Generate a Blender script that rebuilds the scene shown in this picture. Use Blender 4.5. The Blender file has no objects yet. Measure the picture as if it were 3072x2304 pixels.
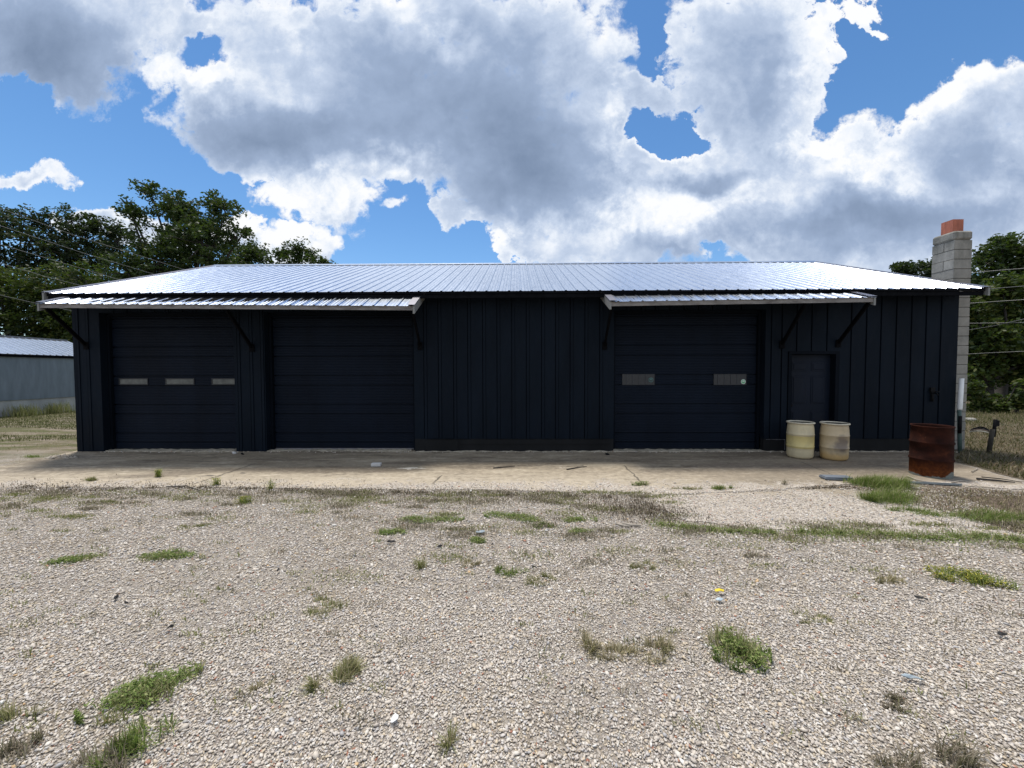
import bpy, bmesh, math, random
import numpy as np
from mathutils import Vector, Matrix

random.seed(7)
rng = np.random.default_rng(11)
S = bpy.context.scene
COL = S.collection
R_ = math.radians

# ------------------------------------------------------------------ camera
F, CH = 1154.0, 1.735
cam_d = bpy.data.cameras.new('camera')
cam = bpy.data.objects.new('camera', cam_d)
COL.objects.link(cam)
cam_d.sensor_width = 36
cam_d.lens = F / 3072 * 36
cam_d.clip_start = 0.05
cam_d.clip_end = 2000
CM = (Matrix.Rotation(R_(.77), 3, 'Z') @ Matrix.Rotation(R_(90 - 1.9), 3, 'X') @ Matrix.Rotation(R_(-.16), 3, 'Z'))
cam.matrix_world = Matrix.Translation((0, 0, CH)) @ CM.to_4x4()
S.camera = cam

# surveying helpers: a point of the photograph (3072 x 2304) read off onto a real plane
def ray(px, py):
    return CM @ Vector((px - 1536, -(py - 1152), -F))
def G(px, py, z=0.0):
    d = ray(px, py); t = (z - CH) / d.z
    return Vector((d.x * t, d.y * t, z))
def WY(px, py, y):
    d = ray(px, py); t = y / d.y
    return Vector((d.x * t, y, CH + d.z * t))
def UV(px, py):
    d = ray(px, py)
    return (d.x / d.y, d.z / d.y)

# ------------------------------------------------------------------ light
SUN_EL, SUN_AZ = 75.0, -28.0     # azimuth from +Y (behind the building), negative = to the left
sl = bpy.data.lights.new('sun', 'SUN')
sl.energy = 4.3
sl.angle = R_(10.0)
sl.color = (1.0, 0.95, 0.87)
sun = bpy.data.objects.new('sun', sl)
COL.objects.link(sun)
sd = Vector((math.sin(R_(SUN_AZ)) * math.cos(R_(SUN_EL)), math.cos(R_(SUN_AZ)) * math.cos(R_(SUN_EL)), math.sin(R_(SUN_EL))))
sun.rotation_euler = sd.to_track_quat('Z', 'Y').to_euler()
sun.location = sd * 60

# ------------------------------------------------------------------ node helpers
class NT:
    def __init__(s, tree):
        s.t = tree; s.n = tree.nodes; s.l = tree.links
    def new(s, typ, ins=None, **props):
        nd = s.n.new(typ)
        for k, v in props.items(): setattr(nd, k, v)
        if ins:
            for k, v in ins.items(): s.set(nd, k, v)
        return nd
    def set(s, nd, k, v):
        sock = nd.inputs[k]
        if isinstance(v, bpy.types.NodeSocket): s.l.new(v, sock)
        elif isinstance(v, bpy.types.Node): s.l.new(v.outputs[0], sock)
        else: sock.default_value = v
    def m(s, op, a, b=None, c=None, clamp=False):
        nd = s.new('ShaderNodeMath', operation=op, use_clamp=clamp)
        s.set(nd, 0, a)
        if b is not None: s.set(nd, 1, b)
        if c is not None: s.set(nd, 2, c)
        return nd.outputs[0]
    def vm(s, op, a, b=None):
        nd = s.new('ShaderNodeVectorMath', operation=op)
        s.set(nd, 0, a)
        if b is not None: s.set(nd, 1, b)
        return nd.outputs['Value'] if op in ('LENGTH', 'DOT_PRODUCT', 'DISTANCE') else nd.outputs[0]
    def noise(s, vec, scale, detail=4, rough=.55, dist=0.0, dim='3D'):
        nd = s.new('ShaderNodeTexNoise', noise_dimensions=dim)
        s.set(nd, 'Vector', vec); nd.inputs['Scale'].default_value = scale
        nd.inputs['Detail'].default_value = detail; nd.inputs['Roughness'].default_value = rough
        nd.inputs['Distortion'].default_value = dist
        return nd.outputs['Fac']
    def mapr(s, v, a, b, c=0.0, d=1.0, smooth=False):
        nd = s.new('ShaderNodeMapRange')
        if smooth: nd.interpolation_type = 'SMOOTHSTEP'
        s.set(nd, 0, v)
        for i, x in enumerate((a, b, c, d)): nd.inputs[i + 1].default_value = x
        return nd.outputs[0]
    def mix(s, f, a, b):
        nd = s.new('ShaderNodeMix', data_type='RGBA')
        s.set(nd, 0, f); s.set(nd, 6, a if isinstance(a, (bpy.types.NodeSocket,)) else (*a[:3], 1)); s.set(nd, 7, b if isinstance(b, (bpy.types.NodeSocket,)) else (*b[:3], 1))
        return nd.outputs[2]
    def ramp(s, v, stops, interp='LINEAR'):
        nd = s.new('ShaderNodeValToRGB')
        cr = nd.color_ramp; cr.interpolation = interp
        while len(cr.elements) > 1: cr.elements.remove(cr.elements[-1])
        cr.elements[0].position = stops[0][0]; cr.elements[0].color = (*stops[0][1], 1)
        for p, c in stops[1:]:
            e = cr.elements.new(p); e.color = (*c, 1)
        s.set(nd, 0, v)
        return nd.outputs[0]
    def blob(s, vec, x, y, rx, ry, rot=0.0):
        mp = s.new('ShaderNodeMapping', vector_type='TEXTURE')
        s.set(mp, 'Vector', vec)
        mp.inputs['Location'].default_value = (x, y, 0)
        mp.inputs['Rotation'].default_value = (0, 0, rot)
        mp.inputs['Scale'].default_value = (rx, ry, 1e3)
        g = s.new('ShaderNodeTexGradient', gradient_type='SPHERICAL')
        s.set(g, 'Vector', mp.outputs[0])
        return g.outputs['Fac']

# ------------------------------------------------------------------ world: nishita sky + cumulus
W_ = bpy.data.worlds.new('World')
S.world = W_
W_.use_nodes = True
wt = NT(W_.node_tree)
for n in list(wt.n): wt.n.remove(n)
PXK = 3072 / 2212.0
def C(x, y): return UV(x * PXK, y * PXK)
# (x, y, rx, ry, rotation, weight) read from the sky
CLOUD = [
 (60, 10, 330, 165, 0, 1.5), (240, 60, 210, 170, 0, 1.1), (165, 190, 150, 62, .6, 1.1), (60, 120, 90, 60, .4, .4),
 (430, 20, 200, 60, 0, .55), (330, 245, 60, 45, .3, .45),
 (600, 150, 300, 150, .3, 1.0), (480, 215, 170, 70, .3, .8), (560, 290, 260, 90, .1, .9), (830, 120, 330, 220, 0, 1.1), (1020, 230, 340, 260, 0, 1.2),
 (720, 320, 250, 60, -.1, .7), (1190, 150, 260, 240, 0, .9), (1200, 350, 240, 190, .2, 1.15), (650, 400, 180, 80, -.1, .9), (720, 420, 140, 70, .5, .7), (880, 330, 80, 45, 0, .6),
 (1180, 470, 170, 90, 0, .6), (1090, 500, 90, 60, .2, .8),
 (1620, 90, 210, 220, 0, 1.2), (1640, 260, 230, 170, .2, 1.0), (1340, 90, 60, 190, 0, .3), (1440, 195, 100, 40, 0, .9), (1560, 380, 260, 110, 0, .9), (1400, 420, 230, 110, 0, .9), (1560, 440, 340, 110, 0, 1.0),
 (1740, 420, 360, 120, 0, 1.0), (1960, 360, 300, 150, -.4, 1.1), (2130, 240, 220, 150, -.5, 1.1), (2230, 330, 240, 220, 0, 1.1), (1980, 470, 400, 130, -.1, 1.0), (1500, 520, 420, 80, 0, .7), (1320, 500, 200, 80, 0, .7),
 (1880, 35, 110, 55, .3, .9), (1930, 75, 55, 22, .2, .6),
 (70, 380, 150, 34, .12, 1.1), (640, 525, 120, 66, 0, 1.7), (610, 560, 130, 60, 0, 1.2), (520, 490, 60, 34, 0, 1.3), (270, 495, 240, 44, .1, 1.4), (862, 428, 55, 26, 0, 1.2),
 (1000, 455, 60, 34, .4, 1.2), (1260, 560, 180, 40, 0, .7), (1800, 560, 240, 40, 0, .6), (2050, 560, 260, 60, -.2, .8), (2200, 480, 160, 120, 0, .9),
]
HOLE = [(430, 112, 72, 48, 0, 1.2), (1412, 65, 42, 105, .12, 1.4), (1350, 135, 36, 24, -.3, .6), (1420, 298, 105, 66, .05, 1.4), (1520, 292, 60, 30, 0, .8), (900, 450, 120, 70, .2, .7), (310, 310, 120, 75, .2, .9), (40, 235, 120, 62, .35, .8), (885, 395, 80, 50, .3, .7), (500, 400, 50, 50, .3, .4), (1830, 190, 42, 120, .1, .9), (1960, 150, 170, 100, -.4, .9), (900, 540, 150, 40, 0, .6), (2090, 40, 200, 90, 0, .6), (1225, 545, 40, 22, 0, .5), (425, 390, 70, 80, .3, .8)]
SHADE = [(70, 110, 220, 150, .25, .8), (180, 60, 160, 90, 0, .3), (560, 290, 300, 75, .12, .62), (700, 260, 200, 70, .1, .35), (900, 160, 300, 150, .2, .28), (1140, 370, 210, 130, .15, .82), (1070, 200, 260, 160, 0, .35), (1600, 120, 150, 150, 0, .30), (1620, 260, 120, 80, 0, .25),
         (1800, 470, 300, 50, -.1, .55), (1930, 500, 280, 60, -.2, .5), (1480, 540, 260, 45, 0, .35), (2050, 330, 170, 90, -.4, .3), (1530, 385, 110, 26, .05, .6), (2180, 330, 120, 120, 0, .2)]
BRIGHT = [(345, 150, 70, 150, 0, .5), (440, 185, 110, 70, .5, .6), (640, 70, 90, 45, .6, .5), (940, 55, 130, 50, .5, .55), (620, 200, 60, 40, 0, .4), (670, 410, 230, 110, -.2, .85), (870, 330, 90, 45, 0, .7), (1320, 240, 60, 110, .1, .6), (1100, 500, 120, 70, 0, .8), (1400, 400, 190, 70, .2, .6), (1560, 430, 200, 60, 0, .5), (1740, 180, 80, 170, .1, .6), (1300, 90, 90, 120, 0, .3),
          (1900, 235, 140, 50, -.5, .6), (2060, 180, 150, 50, -.35, .6), (2190, 120, 90, 50, -.3, .5), (1790, 350, 220, 55, .1, .65), (1960, 410, 110, 40, 0, .45), (2160, 350, 60, 160, .5, .35), (640, 520, 170, 100, 0, .9), (1600, 540, 160, 40, 0, .5), (1880, 40, 130, 70, 0, .6), (200, 240, 110, 60, .4, .35), (1300, 470, 160, 60, 0, .5), (1450, 480, 260, 90, 0, .6), (1850, 380, 200, 50, 0, .4)]

grp = bpy.data.node_groups.new('cloud_cover', 'ShaderNodeTree')
grp.interface.new_socket('Dir', in_out='INPUT', socket_type='NodeSocketVector')
grp.interface.new_socket('Cover', in_out='OUTPUT', socket_type='NodeSocketFloat')
g = NT(grp)
gi = g.new('NodeGroupInput'); go = g.new('NodeGroupOutput')
sx = g.new('ShaderNodeSeparateXYZ', {'Vector': gi.outputs[0]})
yy = g.m('MAXIMUM', sx.outputs['Y'], 0.12)
uv = g.new('ShaderNodeCombineXYZ', {'X': g.m('DIVIDE', sx.outputs['X'], yy), 'Y': g.m('DIVIDE', sx.outputs['Z'], yy)}).outputs[0]
# domain warp
wn = g.new('ShaderNodeTexNoise', {'Vector': uv, 'Scale': 6.0, 'Detail': 6.0, 'Roughness': .6})
wv = g.vm('SUBTRACT', wn.outputs['Color'], (.5, .5, .5))
sc = g.new('ShaderNodeVectorMath', operation='SCALE'); g.set(sc, 0, wv); sc.inputs['Scale'].default_value = .24
uvw = g.vm('ADD', uv, sc.outputs[0])
tot = None
for lst, sg in ((CLOUD, 1), (HOLE, -1)):
    for (x, y, rx, ry, rot, w) in lst:
        u, v = C(x, y)
        b = g.blob(uvw, u, v, rx * PXK / F, ry * PXK / F, -rot)
        b = g.m('POWER', b, .62) if sg > 0 else b
        tot = g.m('MULTIPLY_ADD', b, w * sg, tot if tot is not None else 0.0)
# behind the camera: plain scattered cover
back = g.mapr(sx.outputs['Y'], .05, .35, 1, 0, True)
gen = g.m('MULTIPLY', g.noise(gi.outputs[0], 2.2, 3, .5), 1.5)
tot = g.m('MAXIMUM', tot, g.m('MULTIPLY', back, gen))
tot = g.m('MINIMUM', tot, 1.1)
f1 = g.noise(uv, 5.5, 12, .60, .12)
f2 = g.noise(uv, 19, 9, .66, .3)
fb = g.m('ADD', g.m('MULTIPLY', g.m('SUBTRACT', f1, .5), 2.1), g.m('MULTIPLY', g.m('SUBTRACT', f2, .5), 1.15))
fb = g.m('MULTIPLY', fb, g.mapr(tot, .0, .3, .45, 1))
dens = g.m('SUBTRACT', g.m('ADD', tot, fb), .40)
g.set(go, 'Cover', dens)

tc = wt.new('ShaderNodeTexCoord')
dirv = tc.outputs['Generated']
g1 = wt.new('ShaderNodeGroup', {'Dir': dirv} if False else None); g1.node_tree = grp; wt.set(g1, 0, dirv)
off = wt.vm('ADD', dirv, (-.010, 0, .026))
g2 = wt.new('ShaderNodeGroup'); g2.node_tree = grp; wt.set(g2, 0, off)
soft = wt.mapr(wt.noise(dirv, 3.0, 3, .5), .38, .62, .12, .62)
alpha = wt.mapr(wt.m('DIVIDE', wt.m('ADD', g1.outputs[0], .05), soft), 0, 1, 0, 1, True)
sx = wt.new('ShaderNodeSeparateXYZ', {'Vector': dirv})
yy = wt.m('MAXIMUM', sx.outputs['Y'], 0.12)
uv = wt.new('ShaderNodeCombineXYZ', {'X': wt.m('DIVIDE', sx.outputs['X'], yy), 'Y': wt.m('DIVIDE', sx.outputs['Z'], yy)}).outputs[0]
wn = wt.new('ShaderNodeTexNoise', {'Vector': uv, 'Scale': 4.0, 'Detail': 5.0, 'Roughness': .6})
wv = wt.vm('SUBTRACT', wn.outputs['Color'], (.5, .5, .5))
sc = wt.new('ShaderNodeVectorMath', operation='SCALE'); wt.set(sc, 0, wv); sc.inputs['Scale'].default_value = .22
uvw = wt.vm('ADD', uv, sc.outputs[0])
sh = None
for (x, y, rx, ry, rot, w) in SHADE:
    u, v = C(x, y)
    b = wt.blob(uvw, u, v, rx * PXK / F * 1.15, ry * PXK / F * 1.15, -rot)
    sh = wt.m('MULTIPLY_ADD', b, w, sh if sh is not None else 0.0)
br = None
for (x, y, rx, ry, rot, w) in BRIGHT:
    u, v = C(x, y)
    b = wt.blob(uvw, u, v, rx * PXK / F * 1.15, ry * PXK / F * 1.15, -rot)
    br = wt.m('MULTIPLY_ADD', b, w, br if br is not None else 0.0)
thick = wt.mapr(g1.outputs[0], .0, .9, .08, .40, True)
grad = wt.m('SUBTRACT', g2.outputs[0], g1.outputs[0])      # cover increases upward -> underside, darker
und = wt.mapr(grad, -.30, .30, -.15, .15)
und = wt.m('MULTIPLY', und, wt.mapr(br, .0, .6, .45, 1.3))
shade = wt.m('ADD', wt.m('ADD', thick, wt.m('MULTIPLY', sh, 1.02)), und)
shade = wt.m('SUBTRACT', shade, wt.m('MULTIPLY', br, .36))
fine = wt.noise(uv, 4.5, 9, .58, .3)
shade = wt.m('ADD', shade, wt.m('MULTIPLY', wt.m('SUBTRACT', fine, .5), .55))
f3 = wt.noise(uv, 20, 8, .62, .4)
shade = wt.m('ADD', shade, wt.m('MULTIPLY', wt.m('SUBTRACT', f3, .46), .30))
shade = wt.m('MULTIPLY', shade, wt.mapr(g1.outputs[0], -.02, .20, .45, 1, True))
shade = wt.m('DIVIDE', shade, wt.m('ADD', 1.0, wt.m('MULTIPLY', wt.m('MAXIMUM', shade, 0.0), .42)))
ccol = wt.ramp(shade, [(0, (.97, .98, 1.0)), (.13, (.83, .885, .97)), (.30, (.55, .645, .81)), (.50, (.34, .435, .61)), (.85, (.19, .26, .39))])
sky = wt.new('ShaderNodeTexSky', sky_type='NISHITA')
sky.sun_disc = False
sky.sun_elevation = R_(SUN_EL)
sky.sun_rotation = R_(SUN_AZ)
sky.air_density = 1.0; sky.dust_density = .1; sky.ozone_density = 3.0; sky.altitude = 200
hs = wt.new('ShaderNodeHueSaturation', {'Color': sky.outputs[0], 'Saturation': 1.18, 'Value': 1.0, 'Hue': .4985})
bg1 = wt.new('ShaderNodeBackground', {'Color': hs.outputs[0], 'Strength': .15})
bg2 = wt.new('ShaderNodeBackground', {'Color': ccol, 'Strength': 1.02})
mx = wt.new('ShaderNodeMixShader', {0: alpha, 1: bg1.outputs[0], 2: bg2.outputs[0]})
wo = wt.new('ShaderNodeOutputWorld', {'Surface': mx.outputs[0]})
W_.cycles.sampling_method = 'MANUAL'
W_.cycles.sample_map_resolution = 512

S.view_settings.view_transform = 'Standard'
S.view_settings.look = 'None'
S.view_settings.exposure = 0.0
S.view_settings.gamma = 1.0
S.cycles.max_bounces = 6
S.cycles.diffuse_bounces = 3
S.cycles.transparent_max_bounces = 8

# ------------------------------------------------------------------ materials
def srgb(r, g, b):
    f = lambda c: (c / 255 / 12.92) if c / 255 <= .04045 else ((c / 255 + .055) / 1.055) ** 2.4
    return (f(r), f(g), f(b))

def mat(name, rough=.7, metallic=0.0, spec=.5):
    m = bpy.data.materials.new(name); m.use_nodes = True
    t = NT(m.node_tree)
    b = m.node_tree.nodes['Principled BSDF']
    b.inputs['Roughness'].default_value = rough
    b.inputs['Metallic'].default_value = metallic
    b.inputs['Specular IOR Level'].default_value = spec
    return m, t, b
def pos(t): return t.new('ShaderNodeNewGeometry').outputs['Position']
def objc(t): return t.new('ShaderNodeTexCoord').outputs['Object']
def bump(t, b, h, strength=.5, dist=.01):
    bp = t.new('ShaderNodeBump', {'Height': h, 'Strength': strength, 'Distance': dist})
    t.set(b, 'Normal', bp.outputs[0]); return bp

def simple(name, col, rough=.7, metallic=0.0, var=.15, scale=8, bumpy=.2, spec=.5, stretch=None):
    m, t, b = mat(name, rough, metallic, spec)
    p = pos(t)
    if stretch: p = t.vm('MULTIPLY', p, stretch)
    n = t.noise(p, scale, 6, .6)
    c = t.mix(t.mapr(n, .3, .7), tuple(x * (1 - var) for x in col), tuple(min(1, x * (1 + var)) for x in col))
    t.set(b, 'Base Color', c)
    if bumpy: bump(t, b, t.noise(p, scale * 5, 5, .6), bumpy, .006)
    return m

# painted siding / doors: near black navy paint, dusty toward blotches
def paint(name, base, rough=.55, dust=.0, spec=.3):
    m, t, b = mat(name, rough, 0, spec)
    p = pos(t)
    n1 = t.noise(t.vm('MULTIPLY', p, (1, 1, .35)), 1.6, 5, .6)
    n2 = t.noise(t.vm('MULTIPLY', p, (1, 1, .12)), 22, 4, .6)
    c = t.mix(t.mapr(n1, .3, .7), tuple(x * .72 for x in base), tuple(x * 1.25 for x in base))
    c = t.mix(t.m('MULTIPLY', t.mapr(n2, .5, .8), .35), c, (base[0] * 2.1, base[1] * 1.9, base[2] * 1.6))
    # small scuffs where the paint has worn
    sp = t.noise(p, 55, 3, .5)
    c = t.mix(t.mapr(sp, .76, .80), c, (.10, .105, .11))
    t.set(b, 'Base Color', c)
    t.set(b, 'Roughness', t.mapr(n2, .3, .7, rough - .1, rough + .15))
    bump(t, b, t.noise(p, 60, 5, .6), .25, .002)
    return m
M = {}
M['siding'] = paint('navy painted siding', (.0052, .0088, .0150), .6, spec=.07)
M['siding_left'] = M['siding']
M['doorpaint'] = paint('navy painted door', (.0052, .0086, .0165), .5, spec=.09)
M['trim'] = paint('dark painted trim', (.0040, .006, .010), .65, spec=.05)
M['skirt'] = paint('weathered skirt board', (.013, .0135, .0145), .8, spec=.12)
M['soffit'] = simple('dark soffit wood', (.006, .0065, .008), .9, var=.3, spec=.04)
M['bracket'] = simple('black painted bracket', (.0035, .0035, .0045), .8, var=.2, spec=.05)
M['fasciawood'] = None

def metal_roof(name, base, rough):
    m, t, b = mat(name, rough, 1.0, .5)
    p = pos(t)
    n = t.noise(t.vm('MULTIPLY', p, (1, .25, .25)), 1.3, 4, .5)
    n2 = t.noise(t.vm('MULTIPLY', p, (6, .6, .6)), 6, 5, .6)
    c = t.mix(t.mapr(n, .3, .7), tuple(x * .93 for x in base), base)
    c = t.mix(t.m('MULTIPLY', t.mapr(n2, .5, .8), .22), c, (.42, .44, .47))
    # rows of screws
    vx = t.new('ShaderNodeSeparateXYZ', {'Vector': p})
    fx = t.m('ABSOLUTE', t.m('SUBTRACT', t.m('FRACT', t.m('DIVIDE', t.m('ADD', vx.outputs['X'], 20.0), .2286)), .62))
    fy = t.m('ABSOLUTE', t.m('SUBTRACT', t.m('FRACT', t.m('DIVIDE', vx.outputs['Y'], .61)), .3))
    s = t.m('MULTIPLY', t.m('LESS_THAN', fx, .03), t.m('LESS_THAN', fy, .012))
    c = t.mix(s, c, (.2, .21, .23))
    t.set(b, 'Base Color', c)
    t.set(b, 'Roughness', t.mapr(n2, .2, .8, rough - .04, rough + .06))
    bump(t, b, t.noise(t.vm('MULTIPLY', p, (1, .3, .3)), 3.5, 3, .5), .10, .02)
    return m
M['roof'] = metal_roof('galvalume roofing', (.61, .665, .75), .28)
M['trimmetal'] = simple('galvalume trim', (.20, .195, .215), .45, .7, var=.1, scale=5, bumpy=.1)
m, t, b = mat('aged grey fascia', .75); p = pos(t)
n = t.noise(t.vm('MULTIPLY', p, (1, 1, 4)), 4, 6, .65)
c = t.ramp(n, [(.3, (.10, .085, .08)), (.5, (.19, .175, .165)), (.62, (.24, .225, .215)), (.75, (.15, .10, .085))])
t.set(b, 'Base Color', c); bump(t, b, n, .3, .005); M['fasciawood'] = m
M['barge'] = simple('pale grey barge board', (.21, .21, .20), .7, var=.12, scale=3)

def block_mat():
    m, t, b = mat('grey concrete block', .92); p = pos(t)
    n = t.noise(p, 5, 6, .65); n2 = t.noise(p, 90, 3, .6)
    r = t.new('ShaderNodeNewGeometry').outputs['Random Per Island']
    c = t.mix(t.mapr(n, .3, .7), (.185, .175, .155), (.30, .285, .255))
    c = t.mix(t.m('MULTIPLY', r, .35), c, (.35, .34, .31))
    z = t.new('ShaderNodeSeparateXYZ', {'Vector': p}).outputs['Z']
    stain = t.m('MULTIPLY', t.mapr(z, 3.3, 4.5, 0, .75), t.mapr(t.noise(t.vm('MULTIPLY', p, (1, 1, .4)), 6, 5, .65), .35, .62))
    c = t.mix(stain, c, (.10, .10, .085))
    c = t.mix(t.m('MULTIPLY', t.mapr(n2, .55, .75), .4), c, (.12, .12, .11))
    t.set(b, 'Base Color', c); bump(t, b, n2, .6, .006); return m
M['block'] = block_mat()
M['mortar'] = simple('mortar', (.10, .095, .085), .95, scale=30)
M['flue'] = simple('terracotta flue', (.36, .115, .07), .8, var=.25, scale=7, stretch=(3, 3, .5))
M['pane_grey'] = simple('painted over pane', (.085, .09, .083), .35, var=.5, scale=9)
M['ribbed'] = simple('ribbed plastic pane', (.017, .018, .022), .4, var=.25, scale=12)
M['frame_black'] = simple('black rubber frame', (.006, .007, .01), .5)
M['sticker_green'] = simple('green sticker', (.14, .46, .22), .4, var=.15, scale=20, bumpy=0)
M['sticker_pale'] = simple('pale sticker rim', (.55, .62, .58), .4, var=.1, scale=20, bumpy=0)
M['sticker_teal'] = simple('teal sticker', (.07, .17, .17), .35, var=.3, scale=60, bumpy=0)
M['blackmetal'] = simple('black metal', (.006, .006, .007), .7, spec=.15)
M['bare_strip'] = simple('bare aluminium seal', (.20, .185, .20), .5, .3, var=.4, scale=10, stretch=(1, 1, 8))

# plastic drums
def drum_mat(name, base, band=None, low=None, dirt=.5, seed=0.0, patch=None):
    m, t, b = mat(name, .5, 0, .4); p = objc(t)
    z = t.new('ShaderNodeSeparateXYZ', {'Vector': p}).outputs['Z']
    ps = t.vm('ADD', p, (seed, seed, seed))
    n = t.noise(ps, 4, 5, .6)
    c = t.mix(t.mapr(n, .3, .7), base, tuple(x * .86 for x in base))
    if band:
        e = t.m('MULTIPLY', t.m('GREATER_THAN', z, band[0]), t.m('LESS_THAN', z, band[1]))
        c = t.mix(t.m('MULTIPLY', e, .62), c, band[2])
    if low:
        c = t.mix(t.mapr(t.m('ADD', z, t.m('MULTIPLY', n, .15)), low[0] + .1, low[0], 0, .8), c, low[1])
    d = t.m('MULTIPLY', t.mapr(t.noise(t.vm('MULTIPLY', ps, (1, 1, .6)), 3.2, 6, .65), .52, .66), dirt)
    c = t.mix(d, c, (.17, .14, .115))
    if patch:
        wv_ = t.vm('MULTIPLY', t.vm('SUBTRACT', t.new('ShaderNodeTexNoise', {'Vector': ps, 'Scale': 9.0, 'Detail': 5.0}).outputs['Color'], (.5, .5, .5)), (.16, .16, .16))
        e = t.vm('DISTANCE', t.vm('DIVIDE', t.vm('ADD', p, wv_), (patch[3], .3, patch[4])), (patch[0] / patch[3], patch[1] / .3, patch[2] / patch[4]))
        c = t.mix(t.mapr(e, 1.15, .55, 0, .8), c, (.16, .13, .115))
    speck = t.mapr(t.noise(ps, 60, 3, .6), .66, .72, 0, .35)
    c = t.mix(speck, c, (.16, .12, .07))
    t.set(b, 'Base Color', c)
    b.inputs['Subsurface Weight'].default_value = 0.0
    bump(t, b, t.noise(ps, 30, 4, .6), .12, .004)
    return m
M['drum_y'] = drum_mat('yellowed plastic', (.66, .56, .36), (.20, .44, (.70, .56, .17)), None, .25, 3.3)
M['drum_o'] = drum_mat('tan stained plastic', (.58, .46, .29), None, (.16, (.58, .38, .15)), .3, 8.1, (-.02, -.22, .30, .13, .2))
M['drum_in'] = simple('dirty drum inside', (.05, .045, .035), .8, var=.4)
M['drum_rim'] = simple('cream drum rim', (.62, .56, .43), .5, var=.15, scale=20)

m, t, b = mat('rusted steel', .9, 0, .1); p = objc(t)
z = t.new('ShaderNodeSeparateXYZ', {'Vector': p}).outputs['Z']
n = t.noise(p, 5, 7, .65); n2 = t.noise(p, 30, 5, .65)
c = t.ramp(n, [(.25, (.010, .006, .005)), (.45, (.022, .0075, .0055)), (.6, (.038, .012, .0075)), (.75, (.085, .028, .013))])
low = t.mapr(t.m('ADD', z, t.m('MULTIPLY', n, .35)), .44, .30, 0, .8)
c = t.mix(low, c, t.ramp(n2, [(.35, (.07, .020, .008)), (.6, (.15, .046, .013))]))
c = t.mix(t.mapr(n2, .68, .74, 0, .5), c, (.30, .13, .06))
nl = t.noise(p, 5.0, 5, .6)
xx = t.new('ShaderNodeSeparateXYZ', {'Vector': p}).outputs['X']
edge = t.m('ADD', t.mapr(xx, -.16, .10, .025, .085), t.m('MULTIPLY', t.m('SUBTRACT', nl, .5), .22))
gal = t.mapr(t.m('SUBTRACT', z, edge), .008, -.008)
c = t.mix(gal, c, t.mix(n2, (.13, .145, .13), (.25, .26, .235)))
t.set(b, 'Base Color', c); bump(t, b, n2, .5, .006); M['rust'] = m

# concrete apron
def line_mask(t, p, a, b_, w):
    a = Vector((a.x, a.y)); b_ = Vector((b_.x, b_.y)); d = b_ - a; L = d.length; d /= L
    s = t.new('ShaderNodeSeparateXYZ', {'Vector': p})
    x = t.m('SUBTRACT', s.outputs['X'], a.x); y = t.m('SUBTRACT', s.outputs['Y'], a.y)
    al = t.m('ADD', t.m('MULTIPLY', x, d.x), t.m('MULTIPLY', y, d.y))
    pe = t.m('ABSOLUTE', t.m('SUBTRACT', t.m('MULTIPLY', x, d.y), t.m('MULTIPLY', y, d.x)))
    near = t.m('LESS_THAN', pe, w)
    ins = t.m('MULTIPLY', t.m('GREATER_THAN', al, 0), t.m('LESS_THAN', al, L))
    return t.m('MULTIPLY', near, ins)
def gravel_nodes(t, p):
    wp = t.vm('ADD', p, t.vm('MULTIPLY', t.vm('SUBTRACT', t.new('ShaderNodeTexNoise', {'Vector': p, 'Scale': 30.0, 'Detail': 2.0}).outputs['Color'], (.5, .5, .5)), (.02, .02, 0)))
    v = t.new('ShaderNodeTexVoronoi', {'Vector': wp, 'Scale': 58.0, 'Randomness': 1.0})
    v2 = t.new('ShaderNodeTexVoronoi', {'Vector': wp, 'Scale': 58.0, 'Randomness': 1.0}, feature='DISTANCE_TO_EDGE')
    r = t.new('ShaderNodeSeparateColor', {0: v.outputs['Color']})
    col = t.ramp(r.outputs[0], [(0, (.33, .285, .25)), (.2, (.45, .40, .35)), (.45, (.55, .49, .42)), (.7, (.50, .425, .33)), (.85, (.66, .61, .54)), (.975, (.36, .35, .35)), (.985, (.38, .17, .11))], 'CONSTANT')
    gap = t.mapr(v2.outputs['Distance'], 0, .10, 0, 1)
    col = t.mix(gap, (.27, .225, .17), col)  # shade between the stones put into the colour as darker gaps
    hgt = t.m('ADD', t.m('MULTIPLY', t.mapr(v2.outputs['Distance'], 0, .3, 0, 1, True), 1.0), t.m('MULTIPLY', r.outputs[1], .6))
    return col, hgt
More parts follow.
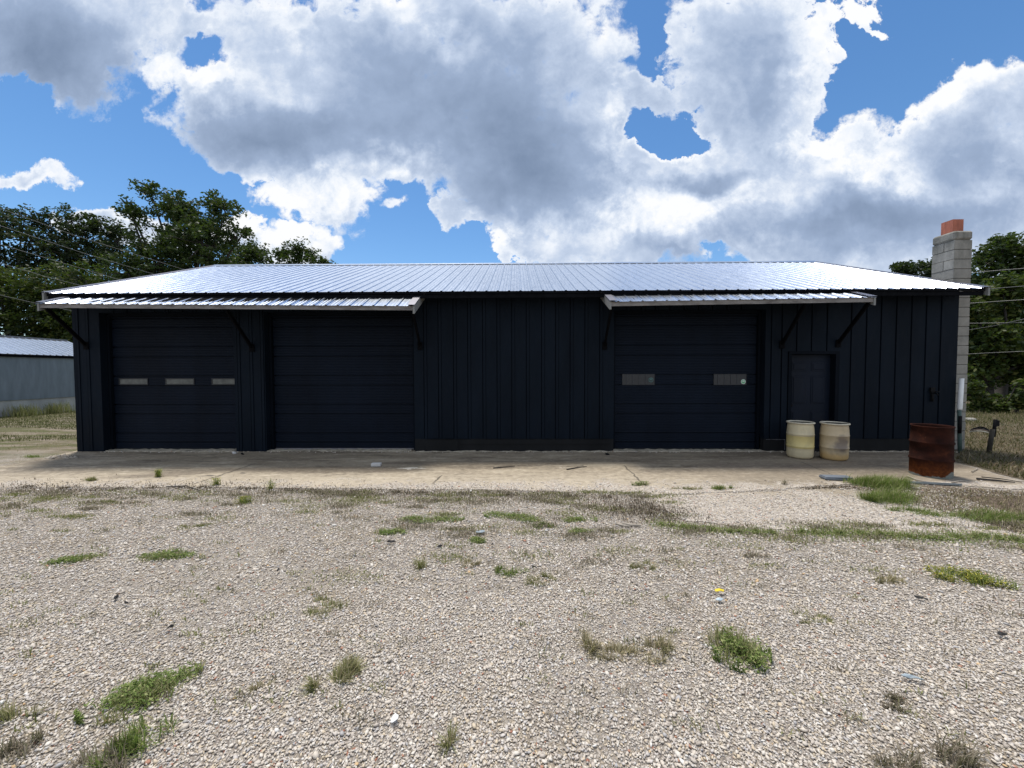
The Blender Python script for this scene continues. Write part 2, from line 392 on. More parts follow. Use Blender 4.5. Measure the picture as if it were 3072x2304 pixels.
def concrete(name, light=1.0, joints=(), stains=(), dusty=None):
    m, t, b = mat(name, .88); p = pos(t)
    ps = t.vm('MULTIPLY', p, (.35, 1.1, 1))
    n = t.noise(ps, 1.5, 7, .62, .4); n2 = t.noise(p, 9, 6, .6); n3 = t.noise(p, 140, 3, .6)
    c = t.ramp(n, [(.28, (.11, .082, .052)), (.42, (.19, .148, .098)), (.55, (.275, .222, .152)), (.70, (.43, .36, .26))])
    c = t.mix(t.mapr(n2, .35, .7, 0, .5), c, (.30, .265, .21))
    # streaks worn bright
    st = t.noise(t.vm('MULTIPLY', p, (.5, 2.6, 1)), 3.2, 7, .7, .6)
    c = t.mix(t.mapr(st, .56, .64, 0, .75), c, (.54, .47, .37))
    dk = t.noise(t.vm('MULTIPLY', p, (.35, 2.0, 1)), 2.3, 8, .7, .8)
    c = t.mix(t.mapr(dk, .50, .64, 0, .85), c, (.105, .080, .054))
    y = t.new('ShaderNodeSeparateXYZ', {'Vector': p}).outputs['Y']
    worn = t.mapr(t.m('ADD', y, t.m('MULTIPLY', t.m('SUBTRACT', n2, .5), 2.6)), 6.9, 5.8, 0, .8)
    xs_ = t.new('ShaderNodeSeparateXYZ', {'Vector': p}).outputs['X']
    worn = t.m('MULTIPLY', worn, t.mapr(xs_, 1.6, 4.0, 1, .35))
    c = t.mix(t.mapr(t.m('ADD', xs_, t.m('MULTIPLY', n2, 2)), 2.6, 5.5, 0, .45), c, (.13, .10, .072))
    c = t.mix(worn, c, t.mix(t.mapr(n3, .35, .65), (.40, .33, .24), (.56, .49, .385)))
    for (x, yy, rx, ry, rot, wgt, colr) in stains:
        q = G(x, yy)
        e = t.blob(t.vm('ADD', p, t.vm('MULTIPLY', t.vm('SUBTRACT', t.new('ShaderNodeTexNoise', {'Vector': p, 'Scale': 5.0, 'Detail': 4.0}).outputs['Color'], (.5, .5, .5)), (.5, .3, 0))), q.x, q.y, rx, ry, rot)
        c = t.mix(t.m('MULTIPLY', t.mapr(e, .05, .5, 0, 1, True), wgt), c, colr)
    wob = t.vm('ADD', p, t.vm('MULTIPLY', t.vm('SUBTRACT', t.new('ShaderNodeTexNoise', {'Vector': p, 'Scale': 6.0, 'Detail': 5.0}).outputs['Color'], (.5, .5, .5)), (.10, .10, 0)))
    jm = None
    for a, b2, w in joints:
        k = line_mask(t, wob, G(*a), G(*b2), w)
        jm = k if jm is None else t.m('MAXIMUM', jm, k)
    if jm is not None: c = t.mix(t.m('MULTIPLY', jm, .8), c, (.05, .042, .03))
    c = t.mix(t.mapr(n3, .62, .72, 0, .5), c, (.12, .10, .08))
    n5 = t.noise(t.vm('MULTIPLY', p, (.8, 2.2, 1)), 14, 7, .72, .5)
    c = t.mix(t.mapr(n5, .52, .66, 0, .55), c, (.10, .078, .052))
    c = t.mix(t.mapr(n5, .46, .34, 0, .45), c, (.50, .44, .345))
    h = t.m('ADD', t.m('MULTIPLY', n2, .6), t.m('ADD', t.m('MULTIPLY', n3, .35), t.m('MULTIPLY', n5, .6)))
    if dusty:
        gc, gh = gravel_nodes(t, p)
        k = t.mapr(t.m('ADD', y, t.m('MULTIPLY', t.m('SUBTRACT', t.noise(p, 2.5, 6, .65), .5), 2.2)), dusty[0], dusty[1], 0, 1, True)
        c = t.mix(k, c, gc); h = t.m('ADD', h, t.m('MULTIPLY', t.m('MULTIPLY', gh, k), 1.5))
    t.set(b, 'Base Color', c); bump(t, b, h, .45, .012)
    return m
JO = [((768, 1391), (579, 1455), .018), ((1872, 1398), (1968, 1488), .014), ((2405, 1388), (2560, 1452), .012), ((1290, 1463), (1325, 1428), .02)]
ST = [(1000, 1410, 2.2, .35, 0, .6, (.105, .08, .055)), (560, 1420, 1.6, .25, .3, .55, (.12, .095, .07)), (1500, 1390, 3.0, .25, 0, .5, (.15, .12, .085)), (622, 1430, .16, .05, 0, .9, (.05, .045, .04)), (738, 1420, .10, .03, 0, .9, (.05, .045, .04)),
      (1235, 1406, .35, .045, .1, .9, (.62, .58, .50)), (2300, 1400, 1.6, .35, 0, .35, (.17, .13, .10)), (2700, 1420, 1.2, .3, .2, .45, (.14, .115, .085)), (1550, 1400, .5, .02, .1, .9, (.05, .04, .03)), (1720, 1400, .35, .02, .4, .9, (.05, .04, .03))]
M['concrete'] = concrete('stained concrete', 1, JO, ST, dusty=(6.05, 5.6))
M['concrete2'] = concrete('gravel strewn concrete', 1, [], [], dusty=(5.75, 5.15))
M['footing'] = simple('pale crumbled footing', (.36, .32, .25), .95, var=.5, scale=9, bumpy=.8, stretch=(1, 1, 2))

# the ground sheet: packed gravel and dirt
m, t, b = mat('gravel and dirt', .95); p = pos(t)
gc, gh = gravel_nodes(t, p)
nd = t.noise(p, .9, 7, .65); nd2 = t.noise(p, 5, 6, .65)
s = t.new('ShaderNodeSeparateXYZ', {'Vector': p})
dirt = t.mapr(t.m('ADD', t.m('MULTIPLY', nd, .6), t.m('MULTIPLY', nd2, .4)), .50, .62, 0, .75)
gc = t.mix(dirt, gc, t.mix(nd2, (.22, .17, .115), (.42, .35, .255)))
# farther off: packed dirt with thin grass
far = t.m('MAXIMUM', t.mapr(t.m('ADD', s.outputs['Y'], t.m('MULTIPLY', nd, 2)), 8.2, 9.4), t.mapr(s.outputs['Y'], -8, -14))
nb = t.noise(t.vm('MULTIPLY', p, (.45, 1.5, 1)), 1.4, 7, .68)
fd = t.ramp(nb, [(.35, (.10, .12, .035)), (.48, (.17, .155, .07)), (.55, (.27, .22, .155)), (.68, (.40, .34, .26))])
c = t.mix(far, gc, fd)
t.set(b, 'Base Color', c); bump(t, b, t.m('ADD', gh, t.m('MULTIPLY', nd2, 1.0)), .9, .012)
M['ground'] = m
m, t, b = mat('dry mown field', .95); p = pos(t)
nb = t.noise(t.vm('MULTIPLY', p, (.6, 1.2, 1)), 1.6, 7, .68); n3 = t.noise(t.vm('MULTIPLY', p, (1, 2.2, 1)), 26, 4, .7)
c = t.ramp(nb, [(.3, (.050, .058, .020)), (.45, (.085, .070, .036)), (.58, (.125, .093, .055)), (.7, (.07, .055, .035))])
c = t.mix(t.mapr(n3, .45, .7, 0, .6), c, (.21, .175, .11))
t.set(b, 'Base Color', c); bump(t, b, n3, .9, .03); M['field'] = m
M['dirt'] = simple('dark weedy dirt', (.12, .088, .06), .95, var=.5, scale=14, bumpy=.8)

def island_mat(name, stops, rough=.8, transl=.0, tex=True):
    m, t, b = mat(name, rough, 0, .25)
    r = t.new('ShaderNodeNewGeometry').outputs['Random Per Island']
    c = t.ramp(r, stops)
    t.set(b, 'Base Color', c)
    if transl:
        tr = t.new('ShaderNodeBsdfTranslucent', {'Color': t.mix(.6, c, (.12, .2, .02))})
        mxs = t.new('ShaderNodeMixShader', {0: transl, 1: b.outputs[0], 2: tr.outputs[0]})
        t.l.new(mxs.outputs[0], m.node_tree.nodes['Material Output'].inputs['Surface'])
    return m
m, t, b = mat('crushed stone', .9, 0, .15)
r = t.new('ShaderNodeNewGeometry').outputs['Random Per Island']
c = t.ramp(r, [(0, (.40, .35, .30)), (.10, (.50, .44, .38)), (.26, (.57, .51, .44)), (.44, (.63, .56, .475)), (.58, (.56, .515, .475)), (.70, (.68, .625, .55)), (.82, (.58, .485, .36)), (.92, (.42, .405, .40)), (.965, (.76, .73, .68)), (.987, (.42, .22, .15)), (.994, (.58, .40, .22))], 'CONSTANT')
p = pos(t); n = t.noise(p, 130, 3, .6)
c = t.mix(t.mapr(n, .35, .75, 0, .3), c, (.30, .255, .20))
t.set(b, 'Base Color', c); bump(t, b, n, .4, .003); M['stone'] = m
M['leaf_a'] = island_mat('oak leaves', [(0, (.014, .028, .008)), (.5, (.026, .048, .012)), (.85, (.045, .070, .017)), (1, (.075, .075, .022))], .55, .25)
M['leaf_b'] = island_mat('dark leaves', [(0, (.012, .022, .010)), (.5, (.020, .036, .015)), (.9, (.034, .050, .020)), (1, (.060, .045, .022))], .55, .2)
M['leaf_c'] = island_mat('yellow green leaves', [(0, (.020, .038, .010)), (.5, (.04, .062, .014)), (.8, (.075, .095, .02)), (1, (.12, .12, .03))], .55, .3)
M['bark'] = simple('bark', (.030, .025, .020), .9, var=.3, scale=10)
M['grass_green'] = island_mat('green grass blades', [(0, (.10, .155, .035)), (.4, (.17, .24, .06)), (.75, (.27, .33, .10)), (1, (.44, .42, .20))], .7, .35)
M['grass_olive'] = island_mat('olive weeds', [(0, (.16, .165, .06)), (.4, (.26, .26, .11)), (.8, (.34, .31, .16)), (1, (.44, .39, .25))], .8, .35)
M['grass_dry'] = island_mat('dry straw', [(0, (.20, .16, .09)), (.4, (.33, .27, .16)), (.8, (.44, .38, .24)), (1, (.56, .50, .34))], .85, .3)
M['grass_grey'] = island_mat('greyed dead weeds', [(0, (.15, .115, .085)), (.5, (.25, .205, .155)), (1, (.38, .33, .25))], .85, .25)
M['field_blades'] = island_mat('field grass blades', [(0, (.05, .055, .02)), (.4, (.095, .10, .035)), (.8, (.14, .125, .055)), (1, (.20, .17, .10))], .8, .2)
M['hay'] = island_mat('mown hay', [(0, (.06, .045, .025)), (.5, (.12, .088, .05)), (.85, (.18, .14, .085)), (1, (.30, .26, .17))], .85, .1)
M['grass_dead'] = island_mat('brown dead weeds', [(0, (.06, .045, .032)), (.5, (.12, .09, .065)), (1, (.20, .16, .115))], .85, .1)
M['weed_yellow'] = island_mat('yellow flowering weed', [(0, (.12, .15, .03)), (.5, (.24, .24, .04)), (.8, (.42, .38, .05)), (1, (.5, .44, .10))], .7, .2)
M['shedwall'] = None
m, t, b = mat('dull steel siding', .5, .35, .5); p = pos(t)
n = t.noise(t.vm('MULTIPLY', p, (1, 3, .6)), 1.8, 6, .6)
z = t.new('ShaderNodeSeparateXYZ', {'Vector': p}).outputs['Z']
c = t.mix(t.mapr(n, .3, .7), (.125, .15, .175), (.185, .22, .25))
t.set(b, 'Base Color', c); bump(t, b, n, .15, .01); M['shedwall'] = m
M['wire'] = simple('weathered cable', (.17, .17, .16), .5, .3, scale=3, bumpy=0)
M['white'] = simple('white plastic', (.75, .75, .74), .5, var=.06)
M['greenpipe'] = simple('green painted pipe', (.05, .085, .075), .6, var=.3, scale=12)
M['wood_dark'] = simple('dark stake wood', (.035, .03, .022), .85, var=.4, scale=14)
M['slate'] = simple('slate grey slab', (.13, .15, .18), .6, var=.2)
M['steelflat'] = simple('galvanised strip', (.28, .32, .34), .5, .4, var=.15)
M['brickpale'] = simple('pale block', (.52, .51, .49), .9, var=.1, scale=20)
M['yellow'] = simple('yellow wrapper', (.80, .60, .03), .5, var=.1, bumpy=0)
M['bluewhite'] = simple('bluish plastic scrap', (.45, .54, .60), .4, var=.1, bumpy=0)
M['blueglass'] = simple('grey blue plastic shard', (.26, .31, .34), .5, var=.12, bumpy=.3)
M['stick'] = simple('grey stick', (.33, .29, .24), .9, var=.3, scale=20)
M['char'] = simple('charred bits', (.012, .011, .011), .8)
M['hose'] = simple('white and brown hose', (.30, .22, .16), .6, var=.5, scale=10)

# ------------------------------------------------------------------ object helpers
def tag(o, label=None, cat=None, group=None, kind=None):
    if label: o['label'] = label
    if cat: o['category'] = cat
    if group: o['group'] = group
    if kind: o['kind'] = kind
    return o
def empty(name, loc, rz=0):
    o = bpy.data.objects.new(name, None); COL.objects.link(o)
    o.location = loc; o.rotation_euler = (0, 0, rz); o.empty_display_size = .2
    return o
def link(name, me, mats, parent=None, smooth=False):
    for mm in (mats if isinstance(mats, (list, tuple)) else [mats]): me.materials.append(mm)
    if smooth:
        me.polygons.foreach_set('use_smooth', [True] * len(me.polygons))
    o = bpy.data.objects.new(name, me); COL.objects.link(o)
    if parent is not None:
        o.parent = parent
    return o
class MB:
    """bmesh collector; off = origin subtracted from every coordinate"""
    def __init__(s, off=(0, 0, 0)):
        s.bm = bmesh.new(); s.off = Vector(off)
    def v(s, p): return s.bm.verts.new(Vector(p) - s.off)
    def face(s, pts, mi=0):
        f = s.bm.faces.new([s.v(p) for p in pts]); f.material_index = mi; return f
    def box(s, a, b, mi=0, rot=None, bev=0.0):
        a = Vector(a); b = Vector(b); c = (a + b) / 2; h = (b - a) / 2
        vs = []
        for dx in (-1, 1):
            for dy in (-1, 1):
                for dz in (-1, 1):
                    q = Vector((h.x * dx, h.y * dy, h.z * dz))
                    if rot is not None: q = rot @ q
                    vs.append(s.v(c + q))
        idx = [(0, 1, 3, 2), (4, 6, 7, 5), (0, 4, 5, 1), (2, 3, 7, 6), (0, 2, 6, 4), (1, 5, 7, 3)]
        fs = [s.bm.faces.new([vs[i] for i in q]) for q in idx]
        for f in fs: f.material_index = mi
        if bev:
            es = list({e for f in fs for e in f.edges})
            bmesh.ops.bevel(s.bm, geom=es, offset=bev, segments=1, affect='EDGES', clamp_overlap=True)
    def tube(s, pts, rad, seg=8, mi=0, cap=True):
        pts = [Vector(p) for p in pts]
        if not isinstance(rad, (list, tuple)): rad = [rad] * len(pts)
        rings = []
        for i, p in enumerate(pts):
            d = (pts[min(i + 1, len(pts) - 1)] - pts[max(i - 1, 0)]).normalized()
            up = Vector((0, 0, 1)) if abs(d.z) < .9 else Vector((1, 0, 0))
            a = d.cross(up).normalized(); b_ = d.cross(a)
            rings.append([s.v(p + (a * math.cos(2 * math.pi * k / seg) + b_ * math.sin(2 * math.pi * k / seg)) * rad[i]) for k in range(seg)])
        for i in range(len(rings) - 1):
            for k in range(seg):
                f = s.bm.faces.new([rings[i][k], rings[i][(k + 1) % seg], rings[i + 1][(k + 1) % seg], rings[i + 1][k]]); f.material_index = mi; f.smooth = True
        if cap:
            for rr in (rings[0], rings[-1]):
                try: f = s.bm.faces.new(rr); f.material_index = mi
                except ValueError: pass
    def lathe(s, prof, c=(0, 0, 0), seg=48, mi=0, wob=None):
        c = Vector(c); rings = []
        for i, (r, z) in enumerate(prof):
            ring = []
            for k in range(seg):
                a = 2 * math.pi * k / seg
                rr = r * (1 + (wob(a, z) if wob else 0))
                ring.append(s.v(c + Vector((rr * math.cos(a), rr * math.sin(a), z))))
            rings.append(ring)
        for i in range(len(rings) - 1):
            for k in range(seg):
                f = s.bm.faces.new([rings[i][k], rings[i][(k + 1) % seg], rings[i + 1][(k + 1) % seg], rings[i + 1][k]]); f.smooth = True; f.material_index = mi
        return rings
    def build(s, name, mats, parent=None, fixn=True):
        if fixn: bmesh.ops.recalc_face_normals(s.bm, faces=s.bm.faces[:])
        me = bpy.data.meshes.new(name); s.bm.to_mesh(me); s.bm.free()
        return link(name, me, mats, parent)
def mesh_np(name, V, Fc, mats, parent=None, smooth=False, nper=None):
    V = np.ascontiguousarray(V, np.float32); Fc = np.ascontiguousarray(Fc, np.int32); k = Fc.shape[1]
    me = bpy.data.meshes.new(name)
    me.vertices.add(len(V)); me.vertices.foreach_set('co', V.ravel())
    me.loops.add(Fc.size); me.loops.foreach_set('vertex_index', Fc.ravel())
    me.polygons.add(len(Fc)); me.polygons.foreach_set('loop_start', np.arange(0, Fc.size, k, dtype=np.int32))
    try: me.polygons.foreach_set('loop_total', np.full(len(Fc), k, np.int32))
    except Exception: pass
    me.update(calc_edges=True)
    return link(name, me, mats, parent, smooth)
def in_poly(P2, poly):
    x, y = P2[:, 0], P2[:, 1]; ins = np.zeros(len(P2), bool); n = len(poly)
    for i in range(n):
        x1, y1 = poly[i]; x2, y2 = poly[(i + 1) % n]
        c = ((y1 > y) != (y2 > y)) & (x < (x2 - x1) * (y - y1) / (y2 - y1 + 1e-12) + x1)
        ins ^= c
    return ins

# ------------------------------------------------------------------ ground, apron
def grid_sheet(name, xs, ys, z, mt, kind='structure'):
    X, Y = np.meshgrid(xs, ys); V = np.stack([X.ravel(), Y.ravel(), np.full(X.size, z)], 1)
    nx, ny = len(xs), len(ys); i = np.arange(nx * ny).reshape(ny, nx)
    Fc = np.stack([i[:-1, :-1].ravel(), i[:-1, 1:].ravel(), i[1:, 1:].ravel(), i[1:, :-1].ravel()], 1)
    o = mesh_np(name, V, Fc, mt); tag(o, kind=kind); return o
grid_sheet('ground', np.linspace(-900, 900, 19), np.linspace(-900, 900, 19), 0.0, M['ground'])

def poly_sheet(name, pts, z, mt, jag=.0, step=.15, thick=0.0, seedv=1):
    """flat sheet following an outline, its edge broken up a little"""
    rs = random.Random(seedv); out = []
    n = len(pts)
    for i in range(n):
        a = Vector(pts[i][:2]); b_ = Vector(pts[(i + 1) % n][:2]); L = (b_ - a).length
        k = max(1, int(L / step)); nrm = Vector((-(b_ - a).y, (b_ - a).x)).normalized()
        for j in range(k):
            q = a.lerp(b_, j / k)
            if jag and j: q = q + nrm * rs.uniform(-jag, jag)
            out.append((q.x, q.y, z))
    bm = bmesh.new(); vs = [bm.verts.new(p) for p in out]
    f = bm.faces.new(vs)
    if f.normal.z < 0: f.normal_flip()
    f.normal_update()
    if thick:
        r = bmesh.ops.extrude_face_region(bm, geom=[f])
        for e in r['geom']:
            if isinstance(e, bmesh.types.BMVert): e.co.z = z - thick
    bmesh.ops.triangulate(bm, faces=bm.faces[:])
    bmesh.ops.recalc_face_normals(bm, faces=bm.faces[:])
    me = bpy.data.meshes.new(name); bm.to_mesh(me); bm.free()
    o = link(name, me, mt); tag(o, kind='structure'); return o
WP = 8.22                      # front wall plane
xy = lambda px, py: tuple(G(px, py)[:2])
APRON = [(-9.75, WP + .3), (-9.7, 8.15), xy(60, 1392), (-9.6, 6.7), (-9.0, 5.95), (-7.7, 5.62), (-5.2, 5.66), (-2.7, 5.6), (0, 5.55), xy(1790, 1478), xy(1925, 1476), xy(1965, 1486), xy(2230, 1475), xy(2480, 1458), xy(2660, 1448), xy(2880, 1458), xy(3072, 1470), (10.2, 5.75), (12.4, 6.0), xy(3072, 1448), xy(2930, 1408), xy(2858, 1388), (9.4, WP + .3)]
APRON2 = [xy(1950, 1488), xy(2235, 1479), xy(2480, 1466), xy(2640, 1482), xy(2680, 1506), xy(2792, 1531), xy(2900, 1563), xy(3030, 1600), (5.4, 4.0), xy(2900, 1618), xy(2500, 1600), xy(2250, 1588), xy(2040, 1560), xy(1990, 1530)]
poly_sheet('concrete_apron', APRON, .010, M['concrete'], .03, .12, .06, 3)
poly_sheet('concrete_pad', APRON2, .009, M['concrete2'], .04, .12, .05, 4)
poly_sheet('dirt_verge', [xy(2500, 1462), xy(2700, 1452), xy(2900, 1464), xy(3072, 1476), (11, 5.6), (13, 5.2), (9, 4.2), xy(3072, 1606), xy(2900, 1556), xy(2792, 1526), xy(2690, 1500), xy(2640, 1478)], .0045, M['dirt'], .04, .15, 0, 5)
poly_sheet('field', [(9.3, 8.6), xy(2862, 1386), xy(2935, 1403), xy(3072, 1441), (13, 6.4), (40, 6.0), (60, 20), (60, 60), (9.3, 60)], .006, M['field'], .05, .3, 0, 6)

# ------------------------------------------------------------------ the garage
B = empty('garage_building', (0, WP, 0))
tag(B, 'long dark navy garage with board siding and silver metal roof', 'garage')
BO = (0, WP, 0)
XL, XR = -9.61, 9.243
YB = WP + 8.6
EAVE_Y, RIDGE_Y = 7.80, 12.3
RX0, RX1 = -9.66, 9.31
def roof_z(y):
    return 3.35 + (min(y, 2 * RIDGE_Y - y) - EAVE_Y) * (5.13 - 3.35) / (RIDGE_Y - EAVE_Y)
def siding(name, x0, x1, z0, z1, joints, parent=B, y=WP, mt=None):
    """board and batten profile extruded upward"""
    prof = [(x0, y)]
    for j in joints:
        if j - .045 <= x0 or j + .035 >= x1: continue
        prof += [(j - .044, y), (j - .044, y + .03), (j - .026, y + .03), (j - .026, y - .012), (j + .026, y - .012), (j + .026, y + .02), (j + .034, y + .02), (j + .034, y)]
    prof += [(x1, y), (x1, y + .14), (x0, y + .14)]
    mb = MB(BO)
    lo = [mb.v((a, b_, z0)) for a, b_ in prof]; hi = [mb.v((a, b_, z1)) for a, b_ in prof]
    n = len(prof)
    for i in range(n):
        k = (i + 1) % n; mb.bm.faces.new([lo[i], lo[k], hi[k], hi[i]])
    f1 = mb.bm.faces.new(lo); f2 = mb.bm.faces.new(hi)
    bmesh.ops.triangulate(mb.bm, faces=[f1, f2])
    return mb.build(name, mt or M['siding'], parent)
WT = roof_z(WP) - .03
def jx(px, py=1200): return WY(px, py, WP).x
siding('wall_panel', XL, -9.02, -.02, WT, [XL + .11, XL + .33], mt=M['siding'])
siding('wall_panel', -6.10, -5.43, -.02, WT, [-5.99, -5.72, -5.48])
cj = [jx(1200 + v / 2.766) for v in (215, 335, 460, 578, 702, 820, 942, 1062, 1188, 1304, 1424, 1545, 1668)]
siding('wall_panel', -2.21, 2.06, .285, WT, cj)
siding('wall_panel', 5.245, 5.72, .285, WT, [5.40, 5.62])
siding('wall_panel', 5.72, 6.80, 2.14, WT, [5.93, 6.24, 6.56])
rj = [jx(2372 + v / 2.766) for v in (382, 500, 625, 745, 870, 995, 1115, 1238)]
siding('wall_panel', 6.80, XR, .285, WT, rj)
# headers above the openings
for x0, x1 in ((-9.02, -6.10), (-5.43, -2.21), (2.06, 5.245)):
    siding('header_panel', x0, x1, 3.02, WT, [x0 + .3 * k for k in range(1, 10)])
# skirt boards
for x0, x1, n in ((-2.21, 2.06, 0), (5.245, 5.72, 1), (6.80, XR, 2)):
    mb = MB(BO); mb.box((x0 + .002, WP + .006, -.02), (x1 - .002, WP + .12, .286))
    mb.build('skirt_board', M['skirt'], B)
    if n == 0:
        mb2 = MB(BO); mb2.box((-1.98, WP - .007, .02), (-1.28, WP + .006, .262)); mb2.box((-1.24, WP - .006, .17), (1.98, WP + .006, .262))
        mb2.box((-1.24, WP - .002, .02), (-1.22, WP + .006, .165))
        mb2.build('skirt_patch', M['skirt'], B)
mb = MB(BO); mb.box((5.30, WP - .003, .262), (5.70, WP + .005, .272)); mb.box((5.690, WP - .0035, .04), (5.70, WP + .005, .2615)); mb.build('hatch_edge', simple('worn pale edge', (.10, .10, .11), .8, var=.6, scale=20), B)
# corner boards and side / back walls
for a_, b2_, nm_ in (((XL + .002, WP + .142, -.02), (XL + .14, YB - .14, 3.30), 'side_wall'), ((XR - .14, WP + .142, -.02), (XR - .002, YB - .14, 3.30), 'side_wall'), ((XL + .002, YB - .138, -.02), (XR - .002, YB, 3.30), 'rear_wall')):
    mb = MB(BO); mb.box(a_, b2_); mb.build(nm_, M['siding'], B)
for x in (XL + .01, XR - .13):
    mb = MB(BO); tri = [(WP + .05, 3.303), (YB - .05, 3.303), (RIDGE_Y, roof_z(RIDGE_Y) - .06)]
    a = [mb.v((x, y, z)) for y, z in tri]; b_ = [mb.v((x + .12, y, z)) for y, z in tri]
    mb.bm.faces.new(a); mb.bm.faces.new(b_)
    for i in range(3): mb.bm.faces.new([a[i], a[(i + 1) % 3], b_[(i + 1) % 3], b_[i]])
    mb.build('gable', M['siding'], B)
# jambs
for x0, x1 in ((-9.02, -6.10), (-5.43, -2.21), (2.06, 5.245)):
    mb = MB(BO); mb.box((x0 + .002, WP + .141, 0), (x0 + .06, WP + .42, 3.0)); mb.box((x1 - .06, WP + .141, 0), (x1 - .002, WP + .42, 3.0)); mb.box((x0 + .058, WP + .142, 2.96), (x1 - .062, WP + .42, 3.02))
    mb.build('door_jamb', M['trim'], B)
# crumbling footing below the walls
def footing(x0, x1, y0, parent):
    mb = MB(BO); rs = random.Random(int(x0 * 100) + 5); x = x0; prev = None
    while x < x1:
        h = rs.uniform(.010, .036); d = rs.uniform(.01, .08)
        q = (x, y0 - d, .0), (x, y0 - d + .008, h), (x, y0 + .16, h + .004)
        if prev:
            for i in range(2): mb.face([prev[i], q[i], q[i + 1], prev[i + 1]])
        prev = q; x += rs.uniform(.03, .12)
    mb.build('footing', M['footing'], parent)
footing(-9.0, -6.13, WP + .02, B); footing(-5.42, -2.24, WP + .06, B); footing(-2.2, 5.7, WP + .01, B); footing(6.85, 9.2, WP + .01, B)

# roof: ribbed sheets
def ribbed(name, x0, x1, line, parent, off, mt, pitch=.2286, h=.015, start=0.0, wave=0.0, flip=False):
    """ribs along a polyline of (y, z) points"""
    prof = []; x = x0 + start
    prof.append((x0, 0))
    while x < x1 - .06:
        if x > x0 + .04: prof += [(x - .026, 0), (x - .010, h), (x + .010, h), (x + .026, 0)]
        if x + .13 < x1: prof += [(x + .085, 0), (x + .09, .003), (x + .098, 0), (x + .15, 0), (x + .155, .003), (x + .163, 0)]
        x += pitch
    prof.append((x1, 0)); mb = MB(off); rows = []
    for (y, z) in line:
        rows.append([mb.v((px, y, z + pz)) for px, pz in prof])
    for r in range(len(rows) - 1):
        for i in range(len(prof) - 1):
            mb.bm.faces.new([rows[r][i], rows[r][i + 1], rows[r + 1][i + 1], rows[r + 1][i]])
    return mb.build(name, mt, parent)
ez = roof_z(EAVE_Y)
roof = ribbed('roof', RX0, RX1, [(EAVE_Y, ez), (RIDGE_Y, roof_z(RIDGE_Y))], B, BO, M['roof'], start=.13)
rb = ribbed('roof_back', RX0, RX1, [(RIDGE_Y, roof_z(RIDGE_Y)), (2 * RIDGE_Y - EAVE_Y, ez)], B, BO, M['roof'], start=.13)
rb.name = 'rear_roof'
mb = MB(BO)     # decking under the sheets
for (ya, yb) in ((EAVE_Y + .012, RIDGE_Y), (RIDGE_Y, 2 * RIDGE_Y - EAVE_Y - .012)):
    za, zb = roof_z(ya), roof_z(yb)
    p = [(ya, za - .008), (yb, zb - .008), (yb, zb - .05), (ya, za - .05)]
    a = [mb.v((RX0 + .02, y, z)) for y, z in p]; c = [mb.v((RX1 - .02, y, z)) for y, z in p]
    mb.bm.faces.new(a); mb.bm.faces.new(c)
    for i in range(4): mb.bm.faces.new([a[i], a[(i + 1) % 4], c[(i + 1) % 4], c[i]])
mb.build('roof_decking', M['soffit'], roof)
mb = MB(BO)     # eave fascia, set back under the sheet
mb.box((RX0 + .03, EAVE_Y + .03, ez - .13), (RX1 - .03, EAVE_Y + .06, ez - .052))
mb.build('eave_fascia', M['soffit'], roof)
mb = MB(BO)
rz = roof_z(RIDGE_Y)
for sgn in (-1, 1):
    y2 = RIDGE_Y + sgn * .14; z2 = roof_z(y2) + .026
    mb.face([(RX0 - .01, RIDGE_Y, rz + .04), (RX1 + .01, RIDGE_Y, rz + .04), (RX1 + .01, y2, z2), (RX0 - .01, y2, z2)])
    mb.face([(RX0 - .01, y2, z2), (RX1 + .01, y2, z2), (RX1 + .01, y2, z2 - .008), (RX0 - .01, y2, z2 - .008)])
mb.build('ridge_cap', M['roof'], roof)
for s_, x in ((-1, RX0), (1, RX1)):   # barge boards with metal rake trim
    mb = MB(BO); mt_ = MB(BO)
    for (ya, yb) in ((EAVE_Y - .02, RIDGE_Y), (RIDGE_Y, 2 * RIDGE_Y - EAVE_Y + .02)):
        za = roof_z(max(ya, EAVE_Y)); zb = roof_z(yb) if yb <= RIDGE_Y else ez
        xa, xb = (x - .035, x) if s_ < 0 else (x, x + .035)
        p = [(ya, za - .145), (yb, zb - .145), (yb, zb + .012), (ya, za + .012)]
        a = [mb.v((xa, y, z)) for y, z in p]; c = [mb.v((xb, y, z)) for y, z in p]
        mb.bm.faces.new(a); mb.bm.faces.new(c)
        for i in range(4): mb.bm.faces.new([a[i], a[(i + 1) % 4], c[(i + 1) % 4], c[i]])
        xi = x + (.10 if s_ < 0 else -.10); xo = x - .04 if s_ < 0 else x + .04
        mt_.face([(xo, ya - .004, za + .030), (xi, ya - .004, za + .026), (xi, yb, zb + .026), (xo, yb, zb + .030)])
        mt_.face([(xo, ya - .004, za + .030), (xo, ya - .004, za - .03), (xo, yb, zb - .03), (xo, yb, zb + .030)])
        mt_.face([(xi, ya - .004, za + .026), (xi, ya - .004, za + .002), (xi, yb, zb + .002), (xi, yb, zb + .026)])
    mb.build('barge_board', M['barge'], roof); mt_.build('rake_trim', M['trimmetal'], roof)

